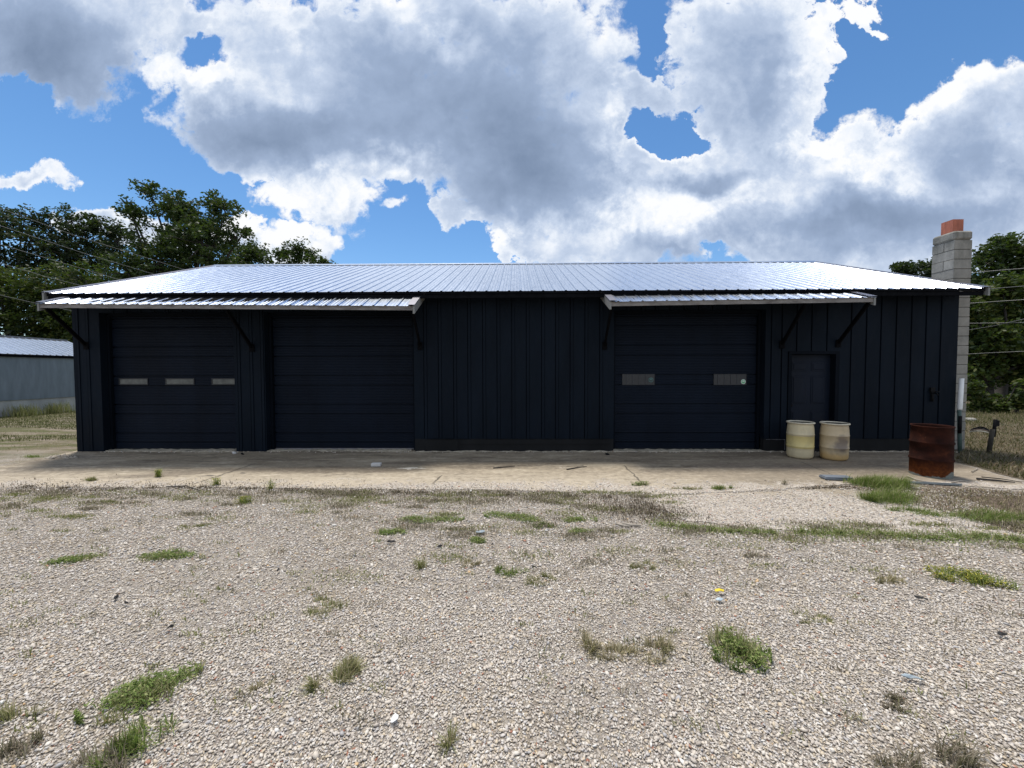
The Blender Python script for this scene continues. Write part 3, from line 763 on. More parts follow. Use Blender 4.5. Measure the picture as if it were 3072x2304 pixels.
# awnings
def awning(x0, x1, zl, zr, brackets):
    ZO, y0, y1 = 7.40, 7.40, WP - .005
    A = MB(BO)
    # ribbed sheet, its front edge slightly out of level
    prof = [(x0, 0)]; x = x0 + .16
    while x < x1 - .05:
        prof += [(x - .026, 0), (x - .010, .017), (x + .010, .017), (x + .026, 0)]
        if x + .17 < x1: prof += [(x + .085, 0), (x + .09, .003), (x + .098, 0), (x + .15, 0), (x + .155, .003), (x + .163, 0)]
        x += .2286
    prof.append((x1, 0))
    lev = lambda x: zl + (zr - zl) * (x - x0) / (x1 - x0)
    rows = [[A.v((px, y, lev(px) * (1 - k) + 3.425 * k + pz)) for px, pz in prof] for y, k in ((y0 - .03, -.03 / .82), (y1, 1))]
    for i in range(len(prof) - 1): A.bm.faces.new([rows[0][i], rows[0][i + 1], rows[1][i + 1], rows[1][i]])
    aw = A.build('awning', M['roof'], B)
    def slabx(mb, xa, xb, ta, tb, ya=y0, yb=y1):
        pts = []
        for x in (xa, xb):
            for y in (ya, yb):
                k = (y - y0) / (y1 - y0)
                for tt in (ta, tb): pts.append((x, y, lev(x) * (1 - k) + 3.425 * k + tt))
        v = [mb.v(p) for p in pts]
        for q in ((0, 1, 3, 2), (4, 6, 7, 5), (0, 4, 5, 1), (2, 3, 7, 6), (0, 2, 6, 4), (1, 5, 7, 3)): mb.bm.faces.new([v[i] for i in q])
    d = MB(BO); slabx(d, x0 + .05, x1 - .05, -.03, -.006, y0 + .03)
    n = int((x1 - x0) / .6)
    for k in range(n + 1):
        xx = x0 + .06 + (x1 - x0 - .16) * k / n; slabx(d, xx, xx + .04, -.12, -.031, y0 + .03, y1)
    d.build('awning_underside', M['soffit'], aw)
    f = MB(BO); slabx(f, x0 + .035, x1 - .035, -.092, -.004, y0, y0 + .026); f.build('awning_fascia', M['fasciawood'], aw)
    for s_, x in ((-1, x0), (1, x1)):
        e = MB(BO); xa, xb = (x - .004, x + .032) if s_ < 0 else (x - .032, x + .004)
        slabx(e, xa, xb, -.15, .004, y0 - .012, y1); e.build('awning_end_board', M['barge'], aw)
        e = MB(BO)
        xi = x + .13 if s_ < 0 else x - .13
        lo, hi_ = min(x - .008 * 1, xi), max(x + .008, xi)
        slabx(e, lo, hi_, .024, .030, y0 - .03, y1); e.build('awning_trim', M['trimmetal'], aw)
    for bx, zb, top_x in brackets:
        b_ = MB(BO)
        top = Vector((top_x, y0 + .07, lev(top_x) - .10)); bot = Vector((bx, WP - .03, zb))
        dd = (top - bot).normalized()
        side = Vector((1, 0, 0)); nrm = dd.cross(side).normalized()
        rot = Matrix((side, dd, nrm)).transposed()
        c = (top + bot) / 2; L = (top - bot).length / 2
        b_.box(c - Vector((.018, L, .036)), c + Vector((.018, L, .036)), rot=rot, bev=.003)
        b_.box((bx - .05, WP - .035, zb - .10), (bx + .05, WP - .013, zb + .06), bev=.003)
        b_.build('bracket', M['bracket'], aw)
    return aw
awning(-9.31, -1.965, 3.085, 3.0, [(-9.30, 2.33, -9.22), (-5.69, 2.27, -5.66), (-2.07, 2.30, -2.02)])
awning(1.765, 6.76, 3.06, 3.115, [(1.855, 2.29, 1.82), (5.58, 2.30, 5.50), (6.75, 2.32, 6.70)])

# garage doors
DY = WP + .20
strong = [WY(1000, 850 + v / 2.766, DY).z for v in (525, 607, 765, 845, 1002, 1080, 1240, 1315)]
strong = [z for z in strong] + [strong[0] + .42, strong[0] + .62]
def garage_door(x0, x1, ztop, seed):
    rs = random.Random(seed); prof = []      # (y, z) from bottom up
    z = .045; prof.append((DY, z))
    zz = .06
    sg = sorted(strong)
    marks = []
    for s_ in sg: marks.append((s_, .036, .024))
    allz = sorted(sg + [ztop]); prev = .045
    for a in allz:
        n = max(1, int((a - prev) / .034)); st = (a - prev) / n
        for k in range(1, n): marks.append((prev + st * k, .0050, .010))
        prev = a
    marks.sort()
    for (zc, depth, w) in marks:
        if zc > ztop - .02: break
        prof += [(DY, zc - w / 2 - .002), (DY + depth, zc - w / 2), (DY + depth, zc + w / 2), (DY - .004, zc + w / 2 + .002), (DY, zc + w / 2 + .012)] if depth > .006 else [(DY, zc - w / 2 - .002), (DY + depth, zc), (DY, zc + w / 2 + .002)]
    prof.append((DY, ztop)); prof += [(DY + .05, ztop), (DY + .05, .045)]
    mb = MB(BO)
    a = [mb.v((x0, y, z)) for y, z in prof]; b_ = [mb.v((x1, y, z)) for y, z in prof]; n = len(prof)
    for i in range(n): mb.bm.faces.new([a[i], b_[i], b_[(i + 1) % n], a[(i + 1) % n]])
    f1 = mb.bm.faces.new(a); f2 = mb.bm.faces.new(b_); bmesh.ops.triangulate(mb.bm, faces=[f1, f2])
    d = mb.build('garage_door', M['doorpaint'], B)
    s_ = MB(BO); s_.box((x0 + .01, DY - .008, .012), (x1 - .01, DY + .03, .043)); s_.build('bottom_seal', M['bare_strip'] if seed == 2 else M['frame_black'], d)
    return d
d1 = garage_door(-8.955, -6.165, 2.955, 1)
d2 = garage_door(-5.365, -2.275, 2.955, 2)
d3 = garage_door(2.125, 5.18, 2.955, 3)
def door_window(d, x0, x1, z0, z1, ribbedp=False, dark=False):
    fr = MB(BO); w = .022 if not ribbedp else .008
    for a, b_ in (((x0 - w, DY - .012, z0 - w), (x0, DY + .004, z1 + w)), ((x1, DY - .012, z0 - w), (x1 + w, DY + .004, z1 + w)), ((x0, DY - .0125, z0 - w), (x1, DY + .004, z0)), ((x0, DY - .0125, z1), (x1, DY + .004, z1 + w))): fr.box(a, b_)
    # pane
    fr.box((x0, DY - .006, z0), (x1, DY + .002, z1), mi=1)
    if ribbedp:
        n = 5
        for k in range(1, n):
            xx = x0 + (x1 - x0) * (k - .35) / n; fr.box((xx - .007, DY - .015, z0 + .004), (xx + .007, DY - .0062, z1 - .004), mi=2)
    return fr.build('window', [M['frame_black'], M['ribbed'] if ribbedp else M['pane_grey'], M['pane_edge'] if ribbedp else M['pane_grey']], d)
M['pane_edge'] = simple('ribbed plastic edges', (.032, .035, .042), .5)
for a, c in ((361, 442), (500, 581), (639, 720)):
    p0 = WY(a, 1152, DY); p1 = WY(c, 1137.5, DY); door_window(d1, p0.x, p1.x, p0.z, p1.z)
for a, c in ((1867, 1963), (2141, 2238)):
    p0 = WY(a, 1154, DY); p1 = WY(c, 1123, DY); door_window(d3, p0.x, p1.x, p0.z, p1.z, True)
def disc(mb, c, r, y, mi, th=.001, seg=28):
    v = [mb.v((c[0] + r * math.cos(2 * math.pi * k / seg), y, c[1] + r * math.sin(2 * math.pi * k / seg))) for k in range(seg)]
    w = [mb.v((c[0] + r * math.cos(2 * math.pi * k / seg), y + th, c[1] + r * math.sin(2 * math.pi * k / seg))) for k in range(seg)]
    f = mb.bm.faces.new(v); f.material_index = mi
    for k in range(seg):
        f = mb.bm.faces.new([v[k], v[(k + 1) % seg], w[(k + 1) % seg], w[k]]); f.material_index = mi
for px, py, r, ms in ((1952, 1139.5, .050, ('sticker_teal', 'frame_black', 'sticker_teal', 'pane_grey')), (2228.5, 1145, .052, ('sticker_pale', 'sticker_green', 'sticker_pale', 'sticker_green'))):
    q = WY(px, py, DY); c = (q.x, q.z); mb = MB(BO)
    disc(mb, c, r, DY - .018, 0, .003); disc(mb, c, r * .76, DY - .0195, 1); 
    disc(mb, (c[0], c[1] + r * .12), r * .42, DY - .021, 2); disc(mb, (c[0], c[1] - r * .30), r * .26, DY - .021, 3)
    st_ = mb.build('sticker', [M[k] for k in ms], d3)
    st_['label'] = 'round teal sticker' if px < 2000 else 'round pale green sticker'

# entry door
x0, x1 = WY(2369, 1200, WP + .10).x, WY(2484, 1200, WP + .10).x
EY = WP + .13
fr = MB(BO)
fr.box((5.735, WP - .014, 0.0), (5.80, WP + .125, 2.075)); fr.box((6.715, WP - .014, 0.0), (6.785, WP + .125, 2.075)); fr.box((5.735, WP - .0145, 2.077), (6.785, WP + .125, 2.138))
dr = MB(BO)
dr.box((5.80, EY, .05), (6.715, EY + .045, 2.07))
def panel(mb, a, b_, c, d_):
    mb.box((a, EY - .010, c), (b_, EY - .0002, d_), bev=.007); mb.box((a + .03, EY - .020, c + .03), (b_ - .03, EY - .0102, d_ - .03), bev=.009)
for xa, xb in ((5.90, 6.20), (6.31, 6.61)):
    panel(dr, xa, xb, 1.72, 1.92); panel(dr, xa, xb, 1.02, 1.62); panel(dr, xa, xb, .22, .86)
door = dr.build('entry_door', paint('navy entry door paint', (.0065, .0100, .0185), .5, spec=.12), B)
fr.build('door_frame', M['trim'], door)
kb = MB(BO); q = WY(2370, 1233, EY)
kb.tube([(5.86, EY, .985), (5.86, EY - .05, .985)], .012, 10); kb.tube([(5.86, EY - .035, .985), (5.86, EY - .05, .985), (5.86, EY - .075, .985), (5.86, EY - .085, .985)], [.014, .028, .028, .014], 14)
kb.tube([(5.86, EY, 1.09), (5.86, EY - .018, 1.09)], .024, 14); kb.box((5.848, EY - .006, .97), (5.872, EY - .0005, 1.10)); kb.build('door_knob', M['blackmetal'], door)
sl_ = MB(BO); sl_.box((5.735, WP - .06, .012), (6.785, WP + .17, .048)); sl_.build('door_sill', M['skirt'], door)

# hose tap with stained pipe on the wall at right
q = WY(2793, 1170, WP); tp = MB(BO)
tp.box((q.x - .045, WP - .045, q.z - .05), (q.x + .045, WP - .011, q.z + .055), bev=.004)
tp.tube([(q.x, WP - .03, q.z - .05), (q.x, WP - .03, q.z - .24)], .022, 10)
tp.tube([(q.x + .02, WP - .03, q.z - .06), (q.x + .02, WP - .10, q.z - .07), (q.x + .02, WP - .12, q.z - .11)], .012, 8)
tp.tube([(q.x + .02, WP - .10, q.z - .02), (q.x + .02, WP - .10, q.z - .04)], .035, 12)
tp.build('wall_tap', M['blackmetal'], B)

# block chimney against the end wall
CX0, CX1, CY0, CY1 = 9.262, 9.635, 8.36, 8.80
ch_core = MB(BO); ch_core.box((CX0 + .012, CY0 + .012, -.02), (CX1 - .012, CY1 - .012, 4.35))
chim = ch_core.build('chimney', [M['mortar']], B)
bl = MB(BO); z = .02; k = 0; rs = random.Random(3)
XO = CX1
while z < 4.36:
    h = .2032; e = rs.uniform(-.003, .003)
    # front face: one block; side alternates
    bl.box((CX0 + (0 if z > 3.2 else 0) + e, CY0 + rs.uniform(-.003, .003), z + .006), (CX1 + e, CY0 + .20 if k % 2 else CY1 + e, z + h - .006), bev=.006)
    if k % 2: bl.box((CX0 + e, CY0 + .208, z + .004), (CX1 + e, CY1 + e, z + h - .004), bev=.004)
    z += h; k += 1
bl.build('block_course', M['block'], chim)
cp = MB(BO); cp.box((CX0 - .012, CY0 - .012, z + .003), (CX1 + .012, CY1 + .012, z + .19), bev=.035); ct = z + .19
cp.build('chimney_cap', M['block'], chim)
fl = MB(BO); fx0, fx1, fy0, fy1 = 9.325, 9.55, 8.46, 8.69
for a, b_ in (((fx0, fy0), (fx1, fy0 + .022)), ((fx0, fy1 - .022), (fx1, fy1)), ((fx0, fy0 + .0221), (fx0 + .022, fy1 - .0221)), ((fx1 - .022, fy0 + .0221), (fx1, fy1 - .0221))): fl.box((a[0], a[1], ct - .03), (b_[0], b_[1], ct + .275))
fl.build('flue_liner', M['flue'], chim)

# standpipe in front of the chimney
pb = G(2866, 1395); X = WY(2868, 1250, 8.15)
t0 = empty('standpipe', (9.22, 8.12, 0)); tag(t0, 'white pipe over green and black lower pipe beside block chimney', 'pipe')
o_ = (9.22, 8.12, 0)
mb = MB(o_); mb.tube([(9.235, 8.10, .0), (9.228, 8.11, .36), (9.225, 8.13, .90)], .033, 14); mb.build('lower_pipe', M['greenpipe'], t0)
mb = MB(o_); mb.tube([(9.20, 8.085, .42), (9.20, 8.085, .78)], .028, 10); mb.build('black_sleeve', M['blackmetal'], t0)
mb = MB(o_); mb.tube([(9.235, 8.13, .90), (9.235, 8.13, .93), (9.262, 8.14, 1.56)], [.034, .040, .038], 16); mb.build('white_pipe', M['white'], t0)

# ------------------------------------------------------------------ drums
def plastic_drum(px, py, label, body, r=.225, h=.70, gap=0):
    g0 = G(px, py, .014); c = WY(px, py, g0.y + r * .98); c.z = .014
    t = empty('plastic_drum', (c.x, c.y, .014)); tag(t, label, 'drum', 'plastic drums by the entry door')
    rr = r
    prof = [(0, .0), (rr * .80, 0), (rr * .90, .012), (rr * .965, .05), (rr * .985, .15), (rr * .995, .222), (rr * 1.022, .228), (rr * 1.022, .240), (rr * .995, .246), (rr * 1.0, .34), (rr * .995, .458), (rr * 1.022, .464), (rr * 1.022, .476), (rr * .992, .482), (rr * .975, .58), (rr * .93, .65), (rr * .90, .668), (rr * .90, h - .01)]
    mb = MB(); mb.lathe(prof, seg=56); mb.build('drum_body', body, t)
    mb = MB(); mb.lathe([(rr * .89, h - .022), (rr * 1.02, h - .020), (rr * 1.045, h - .010), (rr * 1.04, h + .002), (rr * 1.0, h + .008), (rr * .93, h + .006), (rr * .90, h - .004), (rr * .885, h - .022)], seg=56); mb.build('rim', M['drum_rim'], t)
    mb = MB(); mb.lathe([(rr * .885, h - .01), (rr * .88, h - .05), (rr * .5, h - .052), (0.001, h - .050)], seg=40)
    rs = random.Random(int(px))
    for k in range(9):
        a = rs.uniform(0, 6.28); q = rs.uniform(.1, .7) * rr
        mb.box((q * math.cos(a) - .02, q * math.sin(a) - .012, h - .05), (q * math.cos(a) + .03, q * math.sin(a) + .02, h - .03 + rs.uniform(0, .02)), bev=.005)
    mb.build('drum_lid', M['drum_in'], t)
    return t
plastic_drum(2399, 1378.6, 'cream plastic drum with a broad yellow band, beside the door', M['drum_y'])
plastic_drum(2501, 1384, 'tan plastic drum with a dark grey stain, in front of the door', M['drum_o'])
g0 = G(2789, 1437, .014); r = .252
c = WY(2791, 1437, g0.y + r)
t = empty('rusty_barrel', (c.x, c.y, .014)); tag(t, 'rusty open steel barrel with eaten bottom edge on the concrete', 'barrel')
wob = lambda a, z: .006 * math.sin(3 * a + 1) + .004 * math.sin(7 * a + z * 9) + (.012 * math.sin(2 * a + .5) if z > .7 else 0)
prof = [(r, .0), (r, .04), (r * .995, .25), (r * 1.03, .258), (r * 1.05, .272), (r * 1.03, .286), (r * .997, .294), (r * .995, .525), (r * 1.03, .533), (r * 1.05, .547), (r * 1.03, .561), (r * .997, .569), (r * .99, .79), (r * 1.015, .797), (r * 1.025, .808), (r * 1.01, .817), (r * .985, .812), (r * .975, .79), (r * .97, .5), (r * .965, .03)]
mb = MB(); mb.lathe(prof, seg=72, wob=wob); mb.build('barrel_body', M['rust'], t)
mb = MB(); mb.lathe([(r * .96, .04), (0.001, .045)], seg=40); mb.build('ash_bed', M['char'], t)

# ------------------------------------------------------------------ neighbour shed at left
SH = empty('metal_shed', (-20, 18, 0)); tag(SH, 'low grey steel shed with ribbed silver roof on concrete base', 'shed')
so = (-20, 18, 0); YE = 18.4
mb = MB(so); mb.box((-23.8, 2, .64), (-20.0, YE - .1, 2.42)); sw = mb.build('shed_wall', M['shedwall'], SH)
mb = MB(so); mb.box((-23.75, 2.05, -.05), (-20.04, YE - .15, .638)); mb.build('foundation', simple('shed foundation', (.38, .375, .35), .9, var=.25, scale=2), SH)
mb = MB(so); mb.box((-20.02, 2, 2.36), (-19.9, YE, 2.46)); mb.build('eave_board', M['soffit'], SH)
mb = MB(so); prof = []; y = 2.0
while y < YE:
    prof += [(y, 0), (y + .16, 0), (y + .175, .02), (y + .205, .02), (y + .22, 0)]; y += .2286
prof.append((YE, 0))
for xa, xb, za, zb in ((-19.86, -21.9, 2.47, 3.28), (-23.94, -21.9, 2.47, 3.28)):
    a = [mb.v((xa, y, za + h)) for y, h in prof]; b_ = [mb.v((xb, y, zb + h)) for y, h in prof]
    for i in range(len(prof) - 1): mb.bm.faces.new([a[i], a[i + 1], b_[i + 1], b_[i]])
sr = mb.build('shed_roof', M['roof'], SH)
mb = MB(so); mb.box((-22.0, 2, 3.26), (-21.8, YE + .02, 3.315)); mb.build('ridge_cap', M['trimmetal'], sr)
mb = MB(so); mb.face([(-20.1, YE - .1, 2.42), (-23.7, YE - .1, 2.42), (-21.9, YE - .1, 3.2)]); mb.face([(-20.1, YE - .16, 2.42), (-23.7, YE - .16, 2.42), (-21.9, YE - .16, 3.2)]); mb.build('gable', M['shedwall'], SH)

# ------------------------------------------------------------------ overhead cables
def cable(pts, label, ext=(6, 8), sag=.12, r=.0085):
    P = [WY(px, py, y) for px, py, y in pts]
    d0 = (P[0] - P[1]).normalized(); d1 = (P[-1] - P[-2]).normalized()
    A = P[0] + d0 * ext[0]; Z = P[-1] + d1 * ext[1]; L = [A] + P + [Z]
    mb = MB(P[0]); mb.tube(L, r, 6); o = mb.build('overhead_cable', M['wire']); o.location = P[0]
    tag(o, label, 'cable', 'overhead cables')
cable([(0, 625, 13), (224, 706, 15.2), (553, 809, 19)], 'topmost overhead cable crossing the trees at left')
cable([(0, 677, 12.6), (253, 760, 15), (470, 825, 17.6)], 'second highest overhead cable left of the roof')
cable([(0, 733, 12.2), (202, 793, 14), (369, 842, 16)], 'bright middle overhead cable left of the roof')
cable([(0, 789, 12), (127, 827, 13), (257, 860, 14.4)], 'thin overhead cable just above the left roof corner')
cable([(0, 885, 11.5), (108, 910, 12.6), (220, 933, 13.8)], 'lowest overhead cable passing behind the left awning tip', ext=(6, .2))
cable([(2880, 822, 13), (2949, 815, 12.5), (3072, 805, 11.6)], 'topmost overhead cable right of the chimney', ext=(.5, 6))
cable([(2945, 869, 12.6), (3000, 864, 12), (3072, 858, 11.4)], 'second highest overhead cable right of the chimney', ext=(1, 6))
cable([(2890, 911, 12.6), (2980, 905, 12), (3072, 899, 11.4)], 'third overhead cable down right of the chimney', ext=(.5, 6))
cable([(2890, 970, 12.6), (2980, 969, 12), (3072, 968, 11.4)], 'nearly level overhead cable right of the chimney', ext=(.5, 6))
cable([(2890, 992, 12.6), (2980, 978, 12), (3072, 957, 11.4)], 'steeply rising overhead cable that crosses the level one', ext=(.5, 6))
cable([(2890, 1063, 12.6), (2980, 1058, 12), (3072, 1054, 11.4)], 'lowest overhead cable right of the chimney', ext=(.5, 6))

# ------------------------------------------------------------------ trees
def leaf_mesh(name, centres, radii, per, size, mt, parent, off, seed=0):
    """leaf sized faces gathered in clumps"""
    g_ = np.random.default_rng(seed)
    n = len(centres); C_ = np.repeat(centres, per, 0); Rr = np.repeat(radii, per)
    d = g_.normal(size=(len(C_), 3)); d /= np.linalg.norm(d, axis=1)[:, None]
    q = C_ + d * (Rr * g_.random(len(C_)) ** .45)[:, None] * np.array([1, 1, .75])
    N = len(q); a = g_.normal(size=(N, 3)); a[:, 2] *= .6; a /= np.linalg.norm(a, axis=1)[:, None]
    b_ = np.cross(a, g_.normal(size=(N, 3))); b_ /= np.linalg.norm(b_, axis=1)[:, None]
    s = size * g_.uniform(.6, 1.35, N)[:, None]
    V = np.stack([q - a * s * .6, q + b_ * s * .33, q + a * s * .6, q - b_ * s * .33], 1).reshape(-1, 3) - np.array(off)
    Fc = np.arange(N * 4).reshape(N, 4)
    return mesh_np(name, V, Fc, mt, parent)
def tree(label, px, y, blobs, mt, trunk_r=.22, per=34, clump=.42, dens=9.0, leaf=.17, depthk=.9, seed=1, base_px=None, name='broadleaf_tree', group='trees behind the buildings', cat='tree'):
    """blobs: (px, py, r_px) outlines of the crown's lobes as seen, each a real ball of foliage at depth y"""
    rs = random.Random(seed); g_ = np.random.default_rng(seed)
    base = WY(base_px or px, 1200, y); base.z = 0
    t = empty(name, base); tag(t, label, cat, group)
    lobes = []
    for (bx, by, br) in blobs:
        c = WY(bx, by, y); r = br / F * y * 1.12; c.y += rs.uniform(-1, 1) * r * .6; lobes.append((c, r))
    cen = []; rad = []
    for c, r in lobes:
        n = max(6, int(dens * r * r * 3.2))
        for k in range(n):
            d = Vector((rs.gauss(0, 1), rs.gauss(0, 1) * depthk, rs.gauss(0, 1))).normalized()
            q = c + d * r * (rs.random() ** .4)
            cen.append(q); rad.append(clump * rs.uniform(.6, 1.3))
    leaf_mesh('crown', np.array([tuple(q) for q in cen]), np.array(rad), per, leaf, mt, t, tuple(base), seed)
    mb = MB(base); top = max(c.z for c, r in lobes)
    mc = sum((c for c, r in lobes), Vector()) / len(lobes)
    low = min(c.z - r for c, r in lobes)
    fork = Vector((base.x * .7 + mc.x * .3, base.y, max(1.2, low * .8 + .2)))
    mb.tube([base, base.lerp(fork, .5) + Vector((.08, 0, 0)), fork], [trunk_r * 1.2, trunk_r, trunk_r * .85], 9)
    for c, r in lobes:
        mid = fork.lerp(c, .5) + Vector((rs.uniform(-.3, .3), rs.uniform(-.3, .3), -.25 * r))
        mb.tube([fork, mid, c], [trunk_r * .5, trunk_r * .3, trunk_r * .1], 6)
    for k in range(0, len(cen), 5):
        c, r = min(lobes, key=lambda l: (l[0] - cen[k]).length)
        mb.tube([c, c.lerp(cen[k], .5) + Vector((rs.uniform(-.1, .1), 0, rs.uniform(-.1, .1))), cen[k]], [.05, .03, .012], 4, cap=False)
    mb.build('trunk', M['bark'], t, fixn=False)
    return t
tree('tall spreading oak with lopsided open crown rising above the roof end', 540, 24, [(395, 640, 36), (450, 578, 34), (490, 610, 40), (545, 625, 45), (600, 660, 62), (648, 612, 34), (690, 650, 42), (712, 712, 32), (560, 720, 80), (455, 735, 70), (640, 745, 70), (500, 800, 80), (420, 830, 60), (600, 820, 90), (380, 620, 22), (740, 700, 16)], M['leaf_a'], .3, seed=11, dens=8.5, base_px=560, leaf=.16)
tree('far left tree with a single sprig rising above its flat top', 30, 27, [(5, 660, 45), (70, 640, 22), (95, 655, 14), (40, 720, 60), (-40, 720, 80), (100, 730, 55), (20, 820, 70), (110, 820, 60)], M['leaf_b'], seed=12, dens=5.5)
tree('dark feathery tree between the far left tree and the oak', 200, 28, [(160, 655, 26), (205, 660, 36), (240, 690, 45), (180, 720, 50), (150, 700, 26), (220, 770, 60), (150, 790, 55)], M['leaf_b'], seed=13, dens=6)
tree('dark tree with spiky top just left of the oak', 320, 29, [(290, 680, 30), (320, 690, 40), (345, 720, 38), (270, 740, 50), (330, 790, 60), (290, 850, 60), (355, 690, 18)], M['leaf_b'], seed=14, dens=6.5)
tree('low tree showing above the roof just right of the oak', 760, 30, [(735, 760, 34), (780, 765, 30), (700, 790, 50), (770, 830, 70)], M['leaf_a'], seed=15, dens=8, leaf=.18)
tree('low rounded tree above the roof, rightmost of the left group', 905, 30, [(860, 765, 30), (905, 755, 28), (945, 775, 22), (965, 790, 14), (900, 830, 70), (985, 792, 8)], M['leaf_a'], seed=16, dens=8.5, leaf=.18)
tree('mid height green tree behind the shed roof at far left', 60, 24, [(30, 900, 70), (110, 900, 60), (60, 990, 80), (-40, 960, 80), (-30, 850, 60)], M['leaf_c'], seed=17, dens=9, per=34)
tree('dense tree filling the gap under the left awning tip', 210, 25, [(170, 870, 60), (240, 900, 60), (190, 960, 80), (280, 850, 60), (300, 920, 70), (250, 1000, 70), (160, 1010, 60)], M['leaf_c'], seed=18, dens=9, per=34)
tree('understorey tree below the oak near the roof end', 380, 26, [(380, 870, 60), (440, 860, 60), (340, 920, 70), (520, 870, 60), (420, 930, 70)], M['leaf_a'], seed=19, dens=9, per=34)
tree('round crowned tree to the right of the chimney', 3000, 20, [(2985, 752, 36), (3035, 745, 38), (2950, 780, 34), (3010, 800, 55), (3075, 780, 55), (2940, 830, 30), (3060, 860, 42), (2960, 890, 24)], M['leaf_a'], seed=21, dens=10)
tree('dark tree cut off by the right border, beyond the round crowned tree', 3160, 22, [(3125, 800, 45), (3190, 790, 60), (3130, 860, 60), (3220, 880, 80)], M['leaf_b'], seed=22, dens=8)
tree('dense dark tree low between the chimney and the right edge', 2950, 18.5, [(2930, 950, 38), (2990, 960, 45), (3050, 940, 45), (2950, 1020, 50), (3030, 1020, 60), (2920, 1080, 50), (2990, 1090, 60), (3070, 1090, 60), (3110, 1000, 60), (2925, 900, 36), (2990, 880, 40), (3060, 880, 45)], M['leaf_c'], seed=23, dens=15, per=40)
tree('shaded tree behind the bushes at the right edge', 3040, 22, [(2960, 960, 60), (3040, 960, 60), (2950, 1050, 60), (3040, 1060, 60), (3110, 1080, 60), (3000, 900, 40), (2980, 1150, 60), (3070, 1160, 60), (2930, 1190, 50), (3020, 1210, 50), (3090, 1210, 50)], M['leaf_b'], seed=24, dens=13, per=44)
tree('small dark treetop peeking over the roof slope, left of the chimney', 2712, 32, [(2690, 806, 16), (2722, 800, 18), (2740, 812, 14), (2710, 840, 30)], M['leaf_b'], seed=25, dens=9, leaf=.2)
tree('dark treetop touching the left side of the chimney', 2790, 30, [(2770, 798, 16), (2790, 800, 20), (2775, 825, 22)], M['leaf_b'], seed=26, dens=9, leaf=.2)
tree('broad leafy bush at the field edge beside the chimney', 2950, 16, [(2915, 1180, 26), (2955, 1200, 30), (2990, 1215, 26), (2930, 1225, 20), (2905, 1150, 22)], M['leaf_c'], .05, per=38, clump=.22, dens=22, leaf=.12, seed=27, name='bush', group='bushes at the field edge', cat='bush')
tree('light green bush at the field edge by the right border', 3050, 15.5, [(3040, 1205, 26), (3075, 1190, 32), (3010, 1225, 16), (3065, 1160, 18)], M['leaf_c'], .05, per=38, clump=.22, dens=22, leaf=.13, seed=28, name='bush', group='bushes at the field edge', cat='bush')

# far wood closing the view: one mass of foliage
gr = np.random.default_rng(5)
nn = 5200
ang = gr.uniform(-math.radians(80), math.radians(80), nn)
keep = (np.abs(ang) > math.radians(28))
ang = ang[keep]; nn = len(ang)
dist = gr.uniform(38, 50, nn); zz_ = gr.random(nn) ** 1.1 * (5.4 + .9 * np.sin(ang * 23) + .7 * np.sin(ang * 57))
cc = np.stack([np.sin(ang) * dist, np.cos(ang) * dist, zz_], 1)
o = leaf_mesh('far_wood', cc, np.full(nn, 1.1), 34, .34, M['leaf_b'], None, (0, 0, 0), 9); tag(o, kind='stuff'); o['label'] = 'distant dark wood behind the buildings'; o['category'] = 'wood'

# ------------------------------------------------------------------ gravel stones
ICO_V = []
ph = (1 + 5 ** .5) / 2
for a, b_ in ((-1, ph), (1, ph), (-1, -ph), (1, -ph)): ICO_V.append((a, b_, 0))
for a, b_ in ((-1, ph), (1, ph), (-1, -ph), (1, -ph)): ICO_V.append((0, a, b_))
for a, b_ in ((-1, ph), (1, ph), (-1, -ph), (1, -ph)): ICO_V.append((b_, 0, a))
ICO_V = np.array(ICO_V, float); ICO_V /= np.linalg.norm(ICO_V[0])
bmi = bmesh.new(); bvs = [bmi.verts.new(v) for v in ICO_V]
hull = bmesh.ops.convex_hull(bmi, input=bvs); bmi.verts.index_update()
for i, v in enumerate(bvs): v.index = i
ICO_F = np.array([[v.index for v in f.verts] for f in bmi.faces]); bmi.free()
def stones(name, pts, size, mt, flat=(.32, .65), seed=1, sink=.2, z0=0.0):
    g_ = np.random.default_rng(seed); N = len(pts)
    V = ICO_V[None] * g_.uniform(.60, 1.22, (N, 12, 1))
    sc_ = np.stack([g_.uniform(.75, 1.5, N), g_.uniform(.6, 1.0, N), g_.uniform(*flat, N)], 1) * size[:, None]
    V = V * sc_[:, None, :]
    th = g_.uniform(0, 6.283, N); tl = g_.normal(0, .35, N); tw = g_.normal(0, .35, N)
    c, s = np.cos(tl), np.sin(tl); y = V[..., 1] * c[:, None] - V[..., 2] * s[:, None]; z = V[..., 1] * s[:, None] + V[..., 2] * c[:, None]; V[..., 1] = y; V[..., 2] = z
    c, s = np.cos(tw), np.sin(tw); x = V[..., 0] * c[:, None] - V[..., 2] * s[:, None]; z = V[..., 0] * s[:, None] + V[..., 2] * c[:, None]; V[..., 0] = x; V[..., 2] = z
    c, s = np.cos(th), np.sin(th); x = V[..., 0] * c[:, None] - V[..., 1] * s[:, None]; y = V[..., 0] * s[:, None] + V[..., 1] * c[:, None]; V[..., 0] = x; V[..., 1] = y
    V[..., 0] += pts[:, 0][:, None]; V[..., 1] += pts[:, 1][:, None]; V[..., 2] += (z0 + sc_[:, 2] * (1 - 2 * sink) + g_.uniform(0, .004, N))[:, None]
    Fc = (ICO_F[None] + (np.arange(N) * 12)[:, None, None]).reshape(-1, 3)
    return mesh_np(name, V.reshape(-1, 3), Fc, mt)
